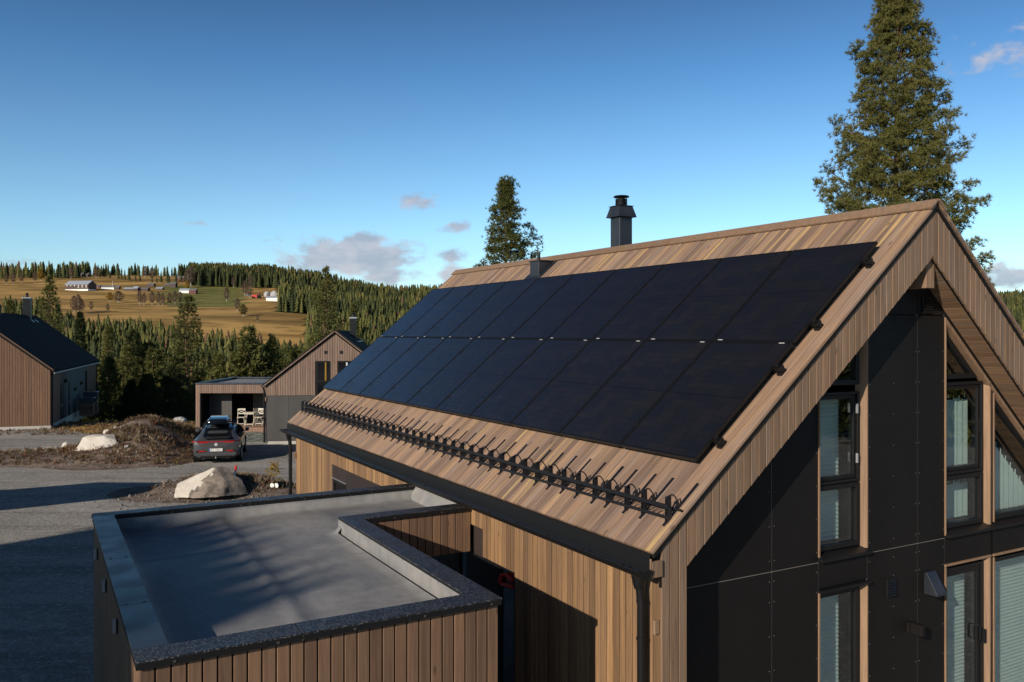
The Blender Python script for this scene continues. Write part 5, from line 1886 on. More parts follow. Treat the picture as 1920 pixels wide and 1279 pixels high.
fine = [fine_conifer(s, s % 2 == 0) for s in range(60, 66)]
medium = [fine_conifer(s, s % 2 == 0, 0.042, 3, 1.35) for s in range(60, 66)]
tiny = [star_spruce(s, 4, 4, 0.17) for s in range(95, 99)]
coarse = [star_spruce(s, 7, 6, 0.15 + 0.012 * (s % 4)) for s in range(80, 88)]


def scatter(n, d0, d1, q0, q1, seed):
    g = np.random.default_rng(seed)
    d = np.sqrt(g.uniform(d0 * d0, d1 * d1, n))
    q = g.uniform(q0, q1, n)
    return q * d, d, g


def merge(trees, name, label, variants, trunk=False):
    """trees: rows of x, y, z, height, tone, turn; one mesh"""
    VV, FF, TT = [], [], []
    base = 0
    for i, (x, y, z, h, tone, a, wf) in enumerate(trees):
        v, f = variants[i % len(variants)]
        ca, sa = math.cos(a) * wf, math.sin(a) * wf
        w = np.stack([(v[:, 0] * ca - v[:, 1] * sa) * h + x, (v[:, 0] * sa + v[:, 1] * ca) * h + y, v[:, 2] * h + z], 1)
        VV.append(w)
        FF.append(f + base)
        TT.append(np.full(len(v), tone))
        base += len(v)
    o = np_mesh(name, np.concatenate(VV), np.concatenate(FF), 'needles_far', None, ('tone', np.concatenate(TT)))
    return tag(o, label, kind='stuff')


wood_xyz = []
for (n, d0, d1, q0, q1, sd) in ((900, 84, 170, -0.72, -0.10, 1), (3600, 165, 455, -0.72, -0.06, 2), (4700, 440, 960, -0.42, -0.04, 3), (900, 330, 520, -0.75, -0.42, 9),
                                (1500, 770, 990, -0.72, -0.28, 4), (1500, 250, 1200, 0.55, 0.68, 5), (700, 960, 1500, -0.34, -0.06, 6), (1100, 130, 455, -0.06, 0.60, 10), (1500, 440, 980, -0.04, 0.56, 11), (500, 120, 455, -0.95, -0.72, 12),
                                (2200, 2300, 3050, -0.32, -0.04, 7), (1800, 1350, 2000, 0.50, 0.75, 8)):
    xs__, ds__, g = scatter(n, d0, d1, q0, q1, sd)
    for x, d in zip(xs__, ds__):
        if is_field(x, d):
            continue
        q = x / d
        dens = fbm(np.array(x * 0.03), np.array(d * 0.03), 17)
        if d > 770 and q < -0.385 and d < 960:
            # the skyline left of the dense spruce stand is loose
            if d < 850 or (q > -0.50 and fbm(np.array(q * 60), np.array(d * 0.01), 41) < 0.35) or g.uniform() < 0.3:
                continue
        h = g.uniform(9, 15) if d > 170 else g.uniform(4.5, 12)
        if d > 770:
            h = g.uniform(9, 17)
        if d > 1300:
            h *= 1.2
        wood_xyz.append((x, d, float(terrain(x, d)) - 0.2, h, float(np.clip(0.45 + 0.28 * dens + g.normal() * 0.24, 0, 1)), g.uniform(0, 6.28), g.uniform(0.8, 1.25)))
# dense stand on the crest above the farm
xs__, ds__, g = scatter(700, 795, 880, -0.385, -0.272, 44)
for x, d in zip(xs__, ds__):
    wood_xyz.append((x, d, float(terrain(x, d)) - 0.2, g.uniform(12, 17), float(np.clip(0.2 + g.normal() * 0.18, 0, 1)), g.uniform(0, 6.28), g.uniform(0.8, 1.1)))
wood_xyz.sort(key=lambda r: r[1] / r[3])
fine_meshes = []
for v, f in fine:
    me_o = np_mesh('crown', v, f, 'needles')
    fine_meshes.append(me_o)
tr_o = MB().tube([(0, 0, 0), (0, 0, 0.9)], [0.014, 0.003], 5, caps=False).build('trunk', 'bark')
NEAR_N = 270
for i, (x, d, z, h, tone, a, wf) in enumerate(wood_xyz[:NEAR_N]):
    t = thing('conifer_tree', 'conifer in the dense wood filling the valley below the farm', 'tree', (x, d, z), a, 'conifers of the valley wood')
    t.scale = (h * wf, h * wf, h)
    c = fine_meshes[i % len(fine_meshes)].copy()
    COL.objects.link(c)
    c.parent = t
    c2 = tr_o.copy()
    COL.objects.link(c2)
    c2.parent = t
for o in fine_meshes + [tr_o]:
    bpy.data.objects.remove(o)
rest = wood_xyz[NEAR_N:]
merge([r for r in rest if r[1] < 140], 'valley_wood', 'mass of conifers filling the valley behind the houses', medium)
merge([r for r in rest if 140 <= r[1] < 1300], 'hill_forest', 'far conifer forest covering the hills behind the houses', coarse)
merge([r for r in rest if r[1] >= 1300], 'distant_forest', 'thin dark forest on the distant hills', tiny)
# trees behind the camera: they are mirrored in the windows and shade the annex
back = []
g = np.random.default_rng(5)
for k in range(200):
    yh = -3.6 + k * 0.0885
    xh = -21.2 + g.uniform(-0.12, 0.12)
    w_ = h2w((xh, yh, -CAM_H))
    back.append((w_.x, w_.y, 0.0, 13.27 + g.uniform(-0.10, 0.06), 0.4, g.uniform(0, 6), 1.0))
for k in range(30):
    yh = -1.2 + k * 0.5
    w_ = h2w((-23.4 + g.uniform(-0.8, 0.8), yh, -CAM_H))
    back.append((w_.x, w_.y, 0.0, 12.9 + g.uniform(-0.3, 0.12), 0.4, g.uniform(0, 6), 1.25))
merge(back, 'shelter_belt', 'row of conifers beside the yard', coarse)
back = []
for k in range(150):
    a = g.uniform(R(200), R(372))
    d = g.uniform(38, 75)
    x, y = d * math.cos(a), d * math.sin(a)
    if x < -4 and y < -5:
        continue
    back.append((x, y, 0.0, g.uniform(7, 12), g.uniform(0.2, 0.9), g.uniform(0, 6), 1.3))
merge(back, 'forest_edge', 'edge of the wood across the yard', medium)

# ---- bare and yellow trees on the farm hill


def broadleaf(seed, bare):
    g = np.random.default_rng(seed)
    C = []
    D = []
    for k in range(320):
        z = g.uniform(0.20, 1.0)
        r = 0.20 * math.sin(math.pi * min(1, (z - 0.15) / 0.85)) ** 0.7 * g.uniform(0.2, 1)
        a = g.uniform(0, 6.283)
        C.append((r * math.cos(a), r * math.sin(a), z))
        D.append((math.cos(a) * 0.4, math.sin(a) * 0.4, 0.8))
    return needle_tris(np.array(C), np.array(D), 4, 0.11 if bare else 0.09, 0.012 if bare else 0.03, g)


bl = [np_mesh('crown', *broadleaf(s, True), 'twigs') for s in (1, 2, 3)]
yl = np_mesh('crown', *broadleaf(4, False), 'yellow_leaf')
ol = np_mesh('crown', *broadleaf(5, False), 'olive_leaf')
bt = MB().tube([(0, 0, 0), (0.01, 0, 0.5), (0, 0, 0.97)], [0.018, 0.012, 0.003], 5, caps=False).build('trunk', 'birch_bark')


def hill_tree(px, py_base, py_top, crown, label, group, wf=1.0, name='birch_tree'):
    p = ground_hit(px, py_base, 300)
    h = (py_base - py_top) / F * p.y
    t = thing(name, label, 'tree', p, random.uniform(0, 6), group)
    t.scale = (h * wf, h * wf, h)
    for s in (crown, bt):
        c = s.copy()
        COL.objects.link(c)
        c.parent = t


BG = 'bare birches on the farm hill'
BIRCH = ((139, 588, 556, 'pale trunked birch, left one of the three above the brown house roof'), (147, 589, 554, 'pale trunked birch, tallest of the three above the brown house roof'),
         (153, 588, 562, 'pale trunked birch, right one of the three above the brown house roof'), (171, 584, 566, 'small bare birch alone right of the three pale trunked ones'),
         (262, 572, 546, 'bare birch at the left end of the pasture row'), (270, 573, 550, 'bare birch next to the left end of the pasture row'), (285, 573, 548, 'bare birch left of the gap in the pasture row'),
         (297, 573, 549, 'bare birch right of the gap in the pasture row'), (305, 574, 551, 'bare birch in the middle of the pasture row'), (318, 573, 550, 'bare birch below the tall brown storehouse'),
         (328, 571, 547, 'bare birch left of the olive tree in the pasture row'), (338, 571, 548, 'bare birch touching the olive tree in the pasture row'), (202, 585, 570, 'short bare birch under the yellow bush'),
         (425, 566, 540, 'bare birch at the lower edge of the green meadow'), (459, 556, 528, 'bare birch before the dense spruces, left of the tractor'), (468, 560, 532, 'bare birch beside the blue roofed shed'),
         (483, 603, 590, 'low bare birch near the bottom of the pasture'), (445, 585, 560, 'bare birch left of the round olive tree'), (352, 540, 508, 'tall bare birch behind the white farmhouse'),
         (358, 538, 503, 'tall bare birch left of the dense spruces'), (272, 522, 500, 'bare birch on the skyline above the farm row'), (285, 526, 503, 'bare birch on the skyline above the small brown cabin'),
         (438, 540, 520, 'bare birch at the upper edge of the green meadow'), (470, 543, 516, 'bare birch against the dense spruces above the tractor'), (180, 522, 500, 'bare birch on the skyline right of the barn'),
         (40, 532, 512, 'bare birch on the skyline left of the orange tree'), (66, 531, 510, 'bare birch on the skyline touching the orange tree'), (12, 533, 514, 'leftmost bare birch on the skyline'),
         (25, 534, 512, 'bare birch next to the leftmost one on the skyline'), (133, 524, 502, 'bare birch on the skyline behind the barn'))
for i, (px, pb, pt_, lb) in enumerate(BIRCH):
    hill_tree(px, pb, pt_, bl[i % 3], lb, BG, 1.15)
hill_tree(351, 548, 527, yl, 'golden yellow tree in front of the white farmhouse', 'autumn coloured trees on the hill', 1.0, 'yellow_tree')
hill_tree(206, 566, 549, yl, 'yellow bush left of the grey bushes under the farm', 'autumn coloured trees on the hill', 1.9, 'yellow_tree')
hill_tree(352, 572, 554, ol, 'olive yellow tree below the white farmhouse', 'autumn coloured trees on the hill', 1.4, 'olive_tree')
hill_tree(456, 594, 572, ol, 'round olive tree standing alone on the pasture', 'autumn coloured trees on the hill', 1.9, 'olive_tree')
hill_tree(222, 568, 547, bl[0], 'grey leafless bush right of the yellow bush under the farm', 'autumn coloured trees on the hill', 2.4, 'grey_tree')
hill_tree(76, 528, 506, yl, 'orange tree on the skyline above the brown house', 'autumn coloured trees on the hill', 1.2, 'yellow_tree')
for o in bl + [yl, ol, bt]:
    bpy.data.objects.remove(o)
# lone spruces on the skyline
sk = [np_mesh('crown', *coarse[k], 'needles_dark') for k in (0, 3, 5)]
for i, (px, pb, pt_) in enumerate(((163, 516, 503), (182, 519, 503), (188, 520, 504), (193, 520, 502), (197, 520, 504), (206, 522, 507), (222, 524, 506), (228, 524, 509), (234, 525, 505),
                                   (242, 527, 499), (254, 528, 513), (262, 528, 510), (285, 530, 517), (294, 531, 518), (302, 531, 507), (314, 531, 506), (317, 532, 512), (330, 530, 508), (340, 530, 506), (348, 528, 503))):
    p = ground_hit(px, pb, 300)
    h = (pb - pt_) / F * p.y
    t = thing('spruce_tree', 'lone dark spruce on the skyline above the farm', 'tree', p, random.uniform(0, 6), 'spruces along the farm skyline')
    t.scale = (h * 0.9, h * 0.9, h)
    c = sk[i % 3].copy()
    COL.objects.link(c)
    c.parent = t
for o in sk:
    bpy.data.objects.remove(o)
# ------------------------------------------------------------------ farm on the hill
M['stony'] = stone('dull grey gravel stones', (0.20, 0.19, 0.18), (0.27, 0.26, 0.24), (0.13, 0.125, 0.12), 3)
M['far_dark'] = new_mat('dark barn boards', (0.075, 0.05, 0.045), 0.8)[0]
M['far_red'] = new_mat('red barn boards', (0.13, 0.045, 0.035), 0.8)[0]
M['far_roof'] = new_mat('grey sheet roof', (0.30, 0.33, 0.38), 0.45)[0]
M['far_roof_dark'] = new_mat('old slate roof', (0.13, 0.125, 0.125), 0.7)[0]


def farm_building(px0, px1, py_base, py_eave, py_ridge, label, wall, roof, depth=0.45, rz=0.0, windows=0, base=None, cat='building', name='farm_building', rows=1):
    p = ground_hit((px0 + px1) / 2, py_base, 300)
    k = p.y / F
    L = (px1 - px0) * k
    he = (py_base - py_eave) * k
    hr = (py_base - py_ridge) * k
    D = L * depth
    t = thing(name, label, cat, (p.x, p.y, p.z - 0.3), rz, 'farm buildings on the hill')
    ring = [(0, 0), (D, 0), (D, he + 0.3), (D / 2, hr + 0.2), (0, he + 0.3)]
    b = MB().prism([(-L / 2, q[0], q[1]) for q in ring], [(L / 2, q[0], q[1]) for q in ring])
    b.build('wall', wall, t)
    b = MB()
    o = 0.3
    for s in (0, 1):
        ya, yb_ = (-o, D / 2) if s == 0 else (D + o, D / 2)
        za = he + 0.3 - (hr - he) * o / (D / 2)
        rg = [(ya, za), (yb_, hr + 0.3), (yb_, hr + 0.55), (ya, za + 0.25)]
        b.prism([(-L / 2 - o, q[0], q[1]) for q in rg], [(L / 2 + o, q[0], q[1]) for q in rg])
    b.build('roof', roof, t)
    if base:
        MB().box(-L / 2 - 0.02, L / 2 + 0.02, -0.06, D * 0.98, 0, he * base).build('stone_base', 'white', t)
    for r in range(rows):
        for i in range(windows):
            x = -L / 2 + L * (i + 0.5) / windows
            z = he * (0.50 if rows == 1 else (0.80 if r == 0 else 0.55))
            if r == 1 and i < windows * 0.4:
                continue
            MB().box(x - L * 0.022, x + L * 0.022, -0.12, -0.02, z, z + he * 0.12).build('window', 'white', t)
    return t


farm_building(118, 169, 545, 533.3, 526.4, 'big dark barn with pale grey roof and white base on the farm hill', 'far_dark', 'far_roof', 0.42, R(-14), 6, 0.28, 'barn', 'barn', rows=2)
farm_building(172, 187, 541, 537, 534.5, 'small red farmhouse next to the big barn', 'far_red', 'far_roof_dark', 0.6, 0, 2)
farm_building(189, 214, 543, 538.5, 535.5, 'long low white farmhouse behind the flagpole', 'white', 'far_roof_dark', 0.35, R(-4), 4)
farm_building(214, 223, 543, 538.8, 535.8, 'dark shed with arched end right of the flagpole', 'far_dark', 'far_roof_dark', 0.8)
farm_building(232, 250, 545, 541.5, 539, 'low grey shed left of the small tower shed', 'far_dark', 'far_roof', 0.6)
farm_building(250, 258, 546, 540.5, 537.5, 'little square shed with blue grey roof in the farm row', 'far_dark', 'far_roof', 0.9)
farm_building(259, 277, 545.5, 541.5, 539, 'dark log shed at the right end of the farm row', 'far_dark', 'far_roof_dark', 0.6)
farm_building(276, 288, 538, 534, 531, 'small brown cabin above the farm row', 'far_dark', 'far_roof_dark', 0.8)
farm_building(292, 304, 543.5, 541, 538.6, 'small hut with pale blue roof on the pasture', 'far_dark', 'far_roof', 0.8)
farm_building(307, 319, 537, 534.5, 532.5, 'tiny shed left of the tall brown storehouse', 'far_dark', 'far_roof_dark', 0.7)
farm_building(318, 329, 539.5, 532, 529, 'tall brown storehouse on the farm hill', 'far_dark', 'far_roof_dark', 0.9)
farm_building(336, 354, 549.5, 544.5, 541.5, 'white farmhouse beside the golden tree', 'white', 'far_roof', 0.5, 0, 4)
farm_building(355, 367, 551.5, 545, 541.5, 'dark red barn beside the white farmhouse', 'far_red', 'far_roof_dark', 0.8)
farm_building(150, 165, 519, 515, 511.5, 'brown cabin on the skyline among the spruces', 'far_dark', 'far_roof_dark', 0.8)
farm_building(330, 344, 527, 521.5, 517.5, 'reddish cabin on the skyline left of the dense spruces', 'far_red', 'far_roof_dark', 0.8)
farm_building(498, 526, 564.5, 558.5, 555.6, 'pale low barn with grey roof at the forest edge', 'white', 'far_roof', 0.5, R(-8), 6)
farm_building(462, 472, 556, 553.5, 552, 'small blue roofed shed left of the red tractor', 'far_dark', 'far_roof', 0.8)
p = ground_hit(211, 543, 300)
k = p.y / F
t = thing('flagpole', 'thin white flagpole in front of the farmhouse', 'flagpole', p)
MB().tube([(0, 0, 0), (0, 0, 16 * k)], [0.14, 0.08], 6).build('pole', 'white', t)
MB().lathe([(0.14, 0), (0.18, 0.15), (0.02, 0.3)], (0, 0, 16 * k), 8).build('finial', 'white', t)
p = ground_hit(483, 560, 300)
k = p.y / F
t = thing('tractor', 'orange red tractor beside the pale barn at the forest edge', 'tractor', p)
MB().box(-4.5, 0.5, -1, 1, 1.2, 3.0).build('bonnet', 'far_orange' if 'far_orange' in M else 'red', t, bevel=0.2)
MB().box(-0.5, 1.8, -1, 1, 1.4, 4.6).build('cab', 'far_red', t, bevel=0.2)
for xw, rr in ((-3.3, 0.9), (1.2, 1.3)):
    for s in (-1, 1):
        MB().tube([(xw, s * 1.3, rr), (xw, s * 1.0, rr)], rr, 12).build('wheel', 'matt_black', t)


def rock(name, label, loc, sx, sy, sz, seed, mat='boulder', cat='rock', group=None, sub=3, rz=0.0, sharp=1.0):
    """faceted stone: an icosphere cut by random planes"""
    g = np.random.default_rng(seed)
    bm = bmesh.new()
    bmesh.ops.create_icosphere(bm, subdivisions=sub, radius=1.0)
    pl = [(unit(g.normal(size=3)), g.uniform(0.55, 0.9)) for _ in range(9)]
    for v in bm.verts:
        p_ = np.array(v.co)
        for n_, d_ in pl:
            s = p_ @ n_
            if s > d_:
                p_ = p_ - n_ * (s - d_) * 0.92 * sharp
        q = p_ * 2.3
        p_ = p_ * (1 + 0.035 * math.sin(q[0] * 3 + seed) * math.sin(q[1] * 3.3 + 1) + 0.03 * math.sin(q[2] * 6 + q[0] * 5 + seed) + g.normal() * 0.008)
        v.co = (p_[0] * sx, p_[1] * sy, p_[2] * sz)
    me = bpy.data.meshes.new(name)
    bm.to_mesh(me)
    bm.free()
    me.materials.append(M[mat])
    me.polygons.foreach_set('use_smooth', [True] * len(me.polygons))
    try:
        me.set_sharp_from_angle(angle=R(24))
    except Exception:
        pass
    o = bpy.data.objects.new(name, me)
    COL.objects.link(o)
    o.location = loc
    o.rotation_euler = (0, 0, rz)
    return tag(o, label, cat, group)


p = ground_hit(508, 558, 300)
for i, (dx, s, lb) in enumerate(((-7, 3.2, 'grey rock face left above the pale barn'), (-1, 3.8, 'grey rock face in the middle above the pale barn'), (5, 3.4, 'grey rock face right above the pale barn'))):
    rock('rock_outcrop', lb, (p.x + dx, p.y + 14, p.z + 2.5), s, 2.5, s * 1.1, 90 + i, 'pebble', 'rock', 'rocks above the pale barn', 2)

# two boulders by the road


def hull_rock(name, label, loc, pts, seed, mat, amp=0.03, cuts=5, rz=0.0, front=None):
    """angular boulder: the hull of a few corner points, broken up and roughened"""
    bm = bmesh.new()
    for p_ in pts:
        bm.verts.new(p_)
    bmesh.ops.convex_hull(bm, input=bm.verts)
    for v in [v for v in bm.verts if not v.link_faces]:
        bm.verts.remove(v)
    bmesh.ops.triangulate(bm, faces=bm.faces)
    bmesh.ops.bevel(bm, geom=list(bm.edges), offset=0.02, segments=1, affect='EDGES')
    bmesh.ops.triangulate(bm, faces=bm.faces)
    bmesh.ops.subdivide_edges(bm, edges=[e for e in bm.edges if e.calc_length() > 0.12], cuts=cuts, use_grid_fill=True)
    bmesh.ops.triangulate(bm, faces=bm.faces)
    bm.normal_update()
    co = np.array([v.co for v in bm.verts])
    nz = fbm(co[:, 0] * 3 + co[:, 2] * 2, co[:, 1] * 3 - co[:, 2] * 2.4, seed, 4) + 0.7 * np.abs(fbm(co[:, 0] * 5 - co[:, 2] * 4, co[:, 1] * 5 + co[:, 2] * 5, seed + 1, 3))
    for v, k_ in zip(bm.verts, nz):
        v.co += v.normal * float(k_) * amp
    me = bpy.data.meshes.new(name)
    bm.to_mesh(me)
    bm.free()
    me.materials.append(M[mat])
    if front:
        me.materials.append(M[front])
        for pg in me.polygons:
            c_ = pg.center
            if pg.normal.y < -0.2 and c_.x > 0.12 - (1.05 - c_.z) * 0.80 + 0.07 * math.sin(c_.z * 17) + 0.05 * math.sin(c_.z * 41):
                pg.material_index = 1
    me.polygons.foreach_set('use_smooth', [True] * len(me.polygons))
    try:
        me.set_sharp_from_angle(angle=R(28))
    except Exception:
        pass
    o = bpy.data.objects.new(name, me)
    COL.objects.link(o)
    o.location = loc
    o.rotation_euler = (0, 0, rz)
    return tag(o, label, 'boulder', 'pale boulders by the gravel road')


p = on_ground(177, 858, 0.15)
hull_rock('boulder', 'pale boulder with a dark crack on the heather bank beside the earth heap', (p.x, p.y + 0.35, 0.2),
          [(-1.0, -0.2, 0.0), (-0.98, 0.0, 0.30), (-0.68, 0.0, 0.72), (-0.45, 0.25, 0.82), (-0.5, -0.45, 0.0), (0.35, -0.55, 0.0), (0.30, -0.15, 0.80), (0.55, 0.25, 0.86), (0.85, -0.15, 0.62),
           (0.72, -0.40, 0.0), (1.0, 0.2, 0.1), (0.9, 0.8, 0.0), (-0.8, 0.9, 0.0), (0.0, 0.6, 0.80)], 3, 'boulder', 0.05)
p = on_ground(385, 930, 0.25)
hull_rock('boulder', 'large white and dirt streaked boulder with a sloping crest in front of the car', (p.x - 0.02, p.y + 0.75, 0.12),
          [(-1.12, -0.35, 0.0), (-1.18, 0.05, 0.42), (-0.95, -0.30, 0.22), (-0.55, 0.05, 0.76), (0.05, 0.05, 1.04), (0.22, 0.25, 1.06), (-0.25, -0.75, 0.05), (0.55, -0.55, 0.08), (0.42, -0.22, 0.62), (1.12, 0.2, 0.0),
           (0.78, 0.25, 0.58), (-0.9, 0.9, 0.0), (0.7, 1.0, 0.0), (-0.15, 0.65, 0.92), (-0.8, 0.6, 0.5)], 8, 'boulder', 0.05, front='boulder_front').scale = (1.0, 1.0, 0.88)
ST = 'small stones along the road'
for i, (px, py, s, mt, lb) in enumerate(((68, 850, 0.16, 'boulder_dirty', 'dark brown stone at the left end of the stone row'), (80, 848, 0.2, 'pebble', 'pale blue grey stone second in the stone row'),
                                         (91, 848, 0.19, 'boulder', 'pale flat stone in the middle of the stone row'), (102, 848, 0.18, 'pebble', 'grey stone right of the pale flat one'),
                                         (112, 849, 0.18, 'pebble', 'grey stone near the right end of the stone row'), (124, 846, 0.22, 'boulder', 'pointed pale stone next to the big boulder'),
                                         (338, 833, 0.34, 'boulder', 'white stone at the foot of the earth heap left of the car'))):
    q = on_ground(px, py, 0.15)
    rock('stone', lb, (q.x, q.y, 0.27 if i < 6 else 0.1), s, s * 0.8, s * (0.75 if i != 5 else 1.3), 20 + i, mt, 'stone', ST, 2)
for i, (px, py, z, d, s, mt, lb) in enumerate(((203, 793, 0, 38.0, 0.26, 'boulder', 'yellowish stone on the side of the earth heap'), (338, 775, 0, 52, 0.5, 'pebble', 'grey stone beside the dark spruces behind the car'),
                                               (217, 793, 0, 37.6, 0.13, 'boulder', 'small white stone on the earth heap'), (226, 800, 0, 37.2, 0.10, 'boulder', 'tiny white stone low on the earth heap'),
                                               (300, 917, 0, 28.9, 0.12, 'boulder', 'white stone left of the large boulder'), (415, 929, 0, 28.0, 0.2, 'boulder', 'flat white stone before the earth pile'),
                                               (432, 920, 0, 28.0, 0.22, 'boulder_dirty', 'brown stone leaning on the earth pile'), (402, 935, 0, 27.6, 0.14, 'pebble', 'grey stone in front of the large boulder'),
                                               (337, 937, 0, 27.4, 0.12, 'boulder', 'pale stone at the near foot of the large boulder'), (238, 843, 0, 35.3, 0.12, 'pebble', 'small stone right of the boulder on the bank'))):
    q = at(px, py, d)
    z_ = float(terrain(q.x, d))
    rock('stone', lb, (q.x, d, z_ + s * 0.25), s, s * 0.8, s * 0.6, 50 + i, mt, 'stone', ST, 2)

# ------------------------------------------------------------------ dry grass and heather
def tufts_on(name, label, n, sampler, ln, wd, seed, k=5, mat='dry_grass'):
    g = np.random.default_rng(seed)
    P = []
    while len(P) < n:
        x, y, ok_ = sampler(g)
        if ok_:
            P.append((x, y))
    P = np.array(P)
    z = terrain(P[:, 0], P[:, 1])
    C = np.column_stack([P, z])
    pat = fbm(P[:, 0] * 2.2, P[:, 1] * 2.2, seed, 3)
    keep = pat + g.normal(size=n) * 0.35 > -0.35                   # plants stand in patches with bare soil between
    C, pat = C[keep], pat[keep]
    n = len(C)
    v, f = needle_tris(C, np.tile([0, 0, 1.0], (n, 1)), k, ln, wd, g, 0.75)
    sz = np.repeat(0.55 + 0.9 * np.clip(g.normal(0.3, 0.35, n) + 0.3 * pat, 0, 1.2), k * 3)[:, None]
    cc = np.repeat(C, k * 3, 0)
    v = cc + (v - cc) * sz
    tone = np.clip(0.5 + 0.30 * pat[:, None] * np.array([[1.0]]) + g.normal(size=(n, 1)) * 0.26, 0, 1).ravel()
    o = np_mesh(name, v, f, mat, None, ('tone', np.repeat(tone, k * 3)))
    return tag(o, label, kind='stuff')


def s_bank(g):
    x, y = g.uniform(-36, -13.4), g.uniform(33.8, 37.0)
    return x, y, True


def s_heap(g):
    x, y = g.normal(-16.8, 1.7), g.normal(39.4, 2.6)
    return x, y, float(terrain(x, y)) > 0.25


def s_pile(g):
    x, y = g.normal(-9.6, 1.5), g.normal(28.5, 0.8)
    return x, y, float(terrain(x, y)) > 0.14


def s_lawn(g):
    x, y = g.uniform(-31, -15), g.uniform(44, 57)
    return x, y, True


tufts_on('heather', 'brown heather and dry grass on the road bank', 5200, s_bank, 0.17, 0.03, 71)
tufts_on('heath_cover', 'dry grass and heather on the earth heap', 3600, s_heap, 0.19, 0.026, 72)
tufts_on('dry_weeds', 'dry weeds on the pile round the large boulder', 1500, s_pile, 0.12, 0.02, 73)
tufts_on('lawn_grass', 'brown autumn grass beside the brown house', 7000, s_lawn, 0.16, 0.03, 74)
# loose stones of the pile
g = np.random.default_rng(77)
V, Fc = [], []
tet = np.array([(1, 0, -.4), (-.5, .87, -.4), (-.5, -.87, -.4), (0.1, 0, .7), (0.5, .5, .3), (-.6, .1, .35)])
tf = np.array([(0, 1, 4), (1, 5, 4), (1, 2, 5), (2, 3, 5), (2, 0, 3), (0, 4, 3), (3, 4, 5)])
base = 0
for i in range(2200):
    if i < 900:
        x, y = g.normal(-9.7, 1.7), g.normal(28.0, 0.9)
    elif i < 1500:
        x, y = g.uniform(-13, -6), g.uniform(25.5, 28)
    else:
        x, y = g.uniform(-30, -12), g.uniform(33.2, 34.2)
    s = abs(g.normal(0.0, 0.018)) + 0.007
    a = g.uniform(0, 6.28)
    v = tet * s * g.uniform(0.7, 1.3, 3)
    v = np.stack([v[:, 0] * math.cos(a) - v[:, 1] * math.sin(a) + x, v[:, 0] * math.sin(a) + v[:, 1] * math.cos(a) + y, v[:, 2] + float(terrain(x, y)) + s * 0.3 + 0.012], 1)
    V.append(v)
    Fc.append(tf + base)
    base += 6
tag(np_mesh('gravel_stones', np.concatenate(V), np.concatenate(Fc), 'stony'), 'loose stones scattered round the boulders and the road edge', kind='stuff')

# ------------------------------------------------------------------ marker stake, drain pipes, sapling
p = on_ground(459, 903, 0.1)
t = thing('marker_stake', 'leaning stake painted red at the top beside the large boulder', 'stake', (p.x + 0.22, p.y - 1.9, 0.36))
d_ = Vector((0.10, 0.0, 0.62))
MB().tube([(0, 0, -0.2), d_ * 0.45], 0.035, 8).build('lower_part', 'black_metal', t, smooth=True)
MB().tube([d_ * 0.4501, d_ * 0.70], 0.036, 8).build('white_band', 'white', t, smooth=True)
MB().tube([d_ * 0.7001, d_], 0.037, 8).build('red_top', 'red', t, smooth=True)
p = at(515, 921, 28.0)
for dx, lb in ((-0.08, 'left black pipe end with white rim on the earth pile'), (0.06, 'right black pipe end with white rim on the earth pile')):
    t = thing('drain_pipe', lb, 'pipe', (p.x + dx, 28.0, float(terrain(p.x, 28.0)) + 0.10), R(-20), 'pipe ends on the earth pile')
    MB().tube([(0, 0.0, 0), (0, 0.45, 0)], 0.075, 12).build('pipe_body', 'matt_black', t, smooth=True)
    b = MB()
    b.lathe([(0.055, -0.012), (0.082, -0.012), (0.082, 0.012), (0.055, 0.012)], (0, 0, 0), 16)
    o = b.build('rim', 'white', t)
    o.rotation_euler = (R(90), 0, 0)
p = at(514, 903, 29.0)
sp = conifer(0.55, 0.16, lambda t_: 0.20 * (1 - t_) ** 0.6 + 0.04, 0.10, 3, 0.09, 10, 0.09, 0.018, 77, up=0.4, r0=0.010, mats=('needles_yellow', 'bark'))
place_tree('pine_sapling', 'tiny yellow green pine sapling on the earth pile by the house corner', sp, (p.x, 29.0, float(terrain(p.x, 29.0))))

# ------------------------------------------------------------------ the car
M['car_paint'] = new_mat('dark grey car paint', (0.060, 0.062, 0.066), 0.25)[0]
M['car_paint'].node_tree.nodes['Principled BSDF'].inputs['Coat Weight'].default_value = 0.8
M['car_paint'].node_tree.nodes['Principled BSDF'].inputs['Coat Roughness'].default_value = 0.04
M['tail_red'] = new_mat('red lamp glass', (0.42, 0.012, 0.015), 0.15)[0]
M['blue'] = new_mat('blue plate strip', (0.02, 0.06, 0.42), 0.4)[0]
M['plate_black'] = new_mat('plate characters', (0.02, 0.02, 0.02), 0.5)[0]
car_p = on_ground(405, 871)
car = thing('parked_car', 'dark grey car with a black roof box, seen from behind on the gravel', 'car', (car_p.x, car_p.y, 0.0), R(14.0))
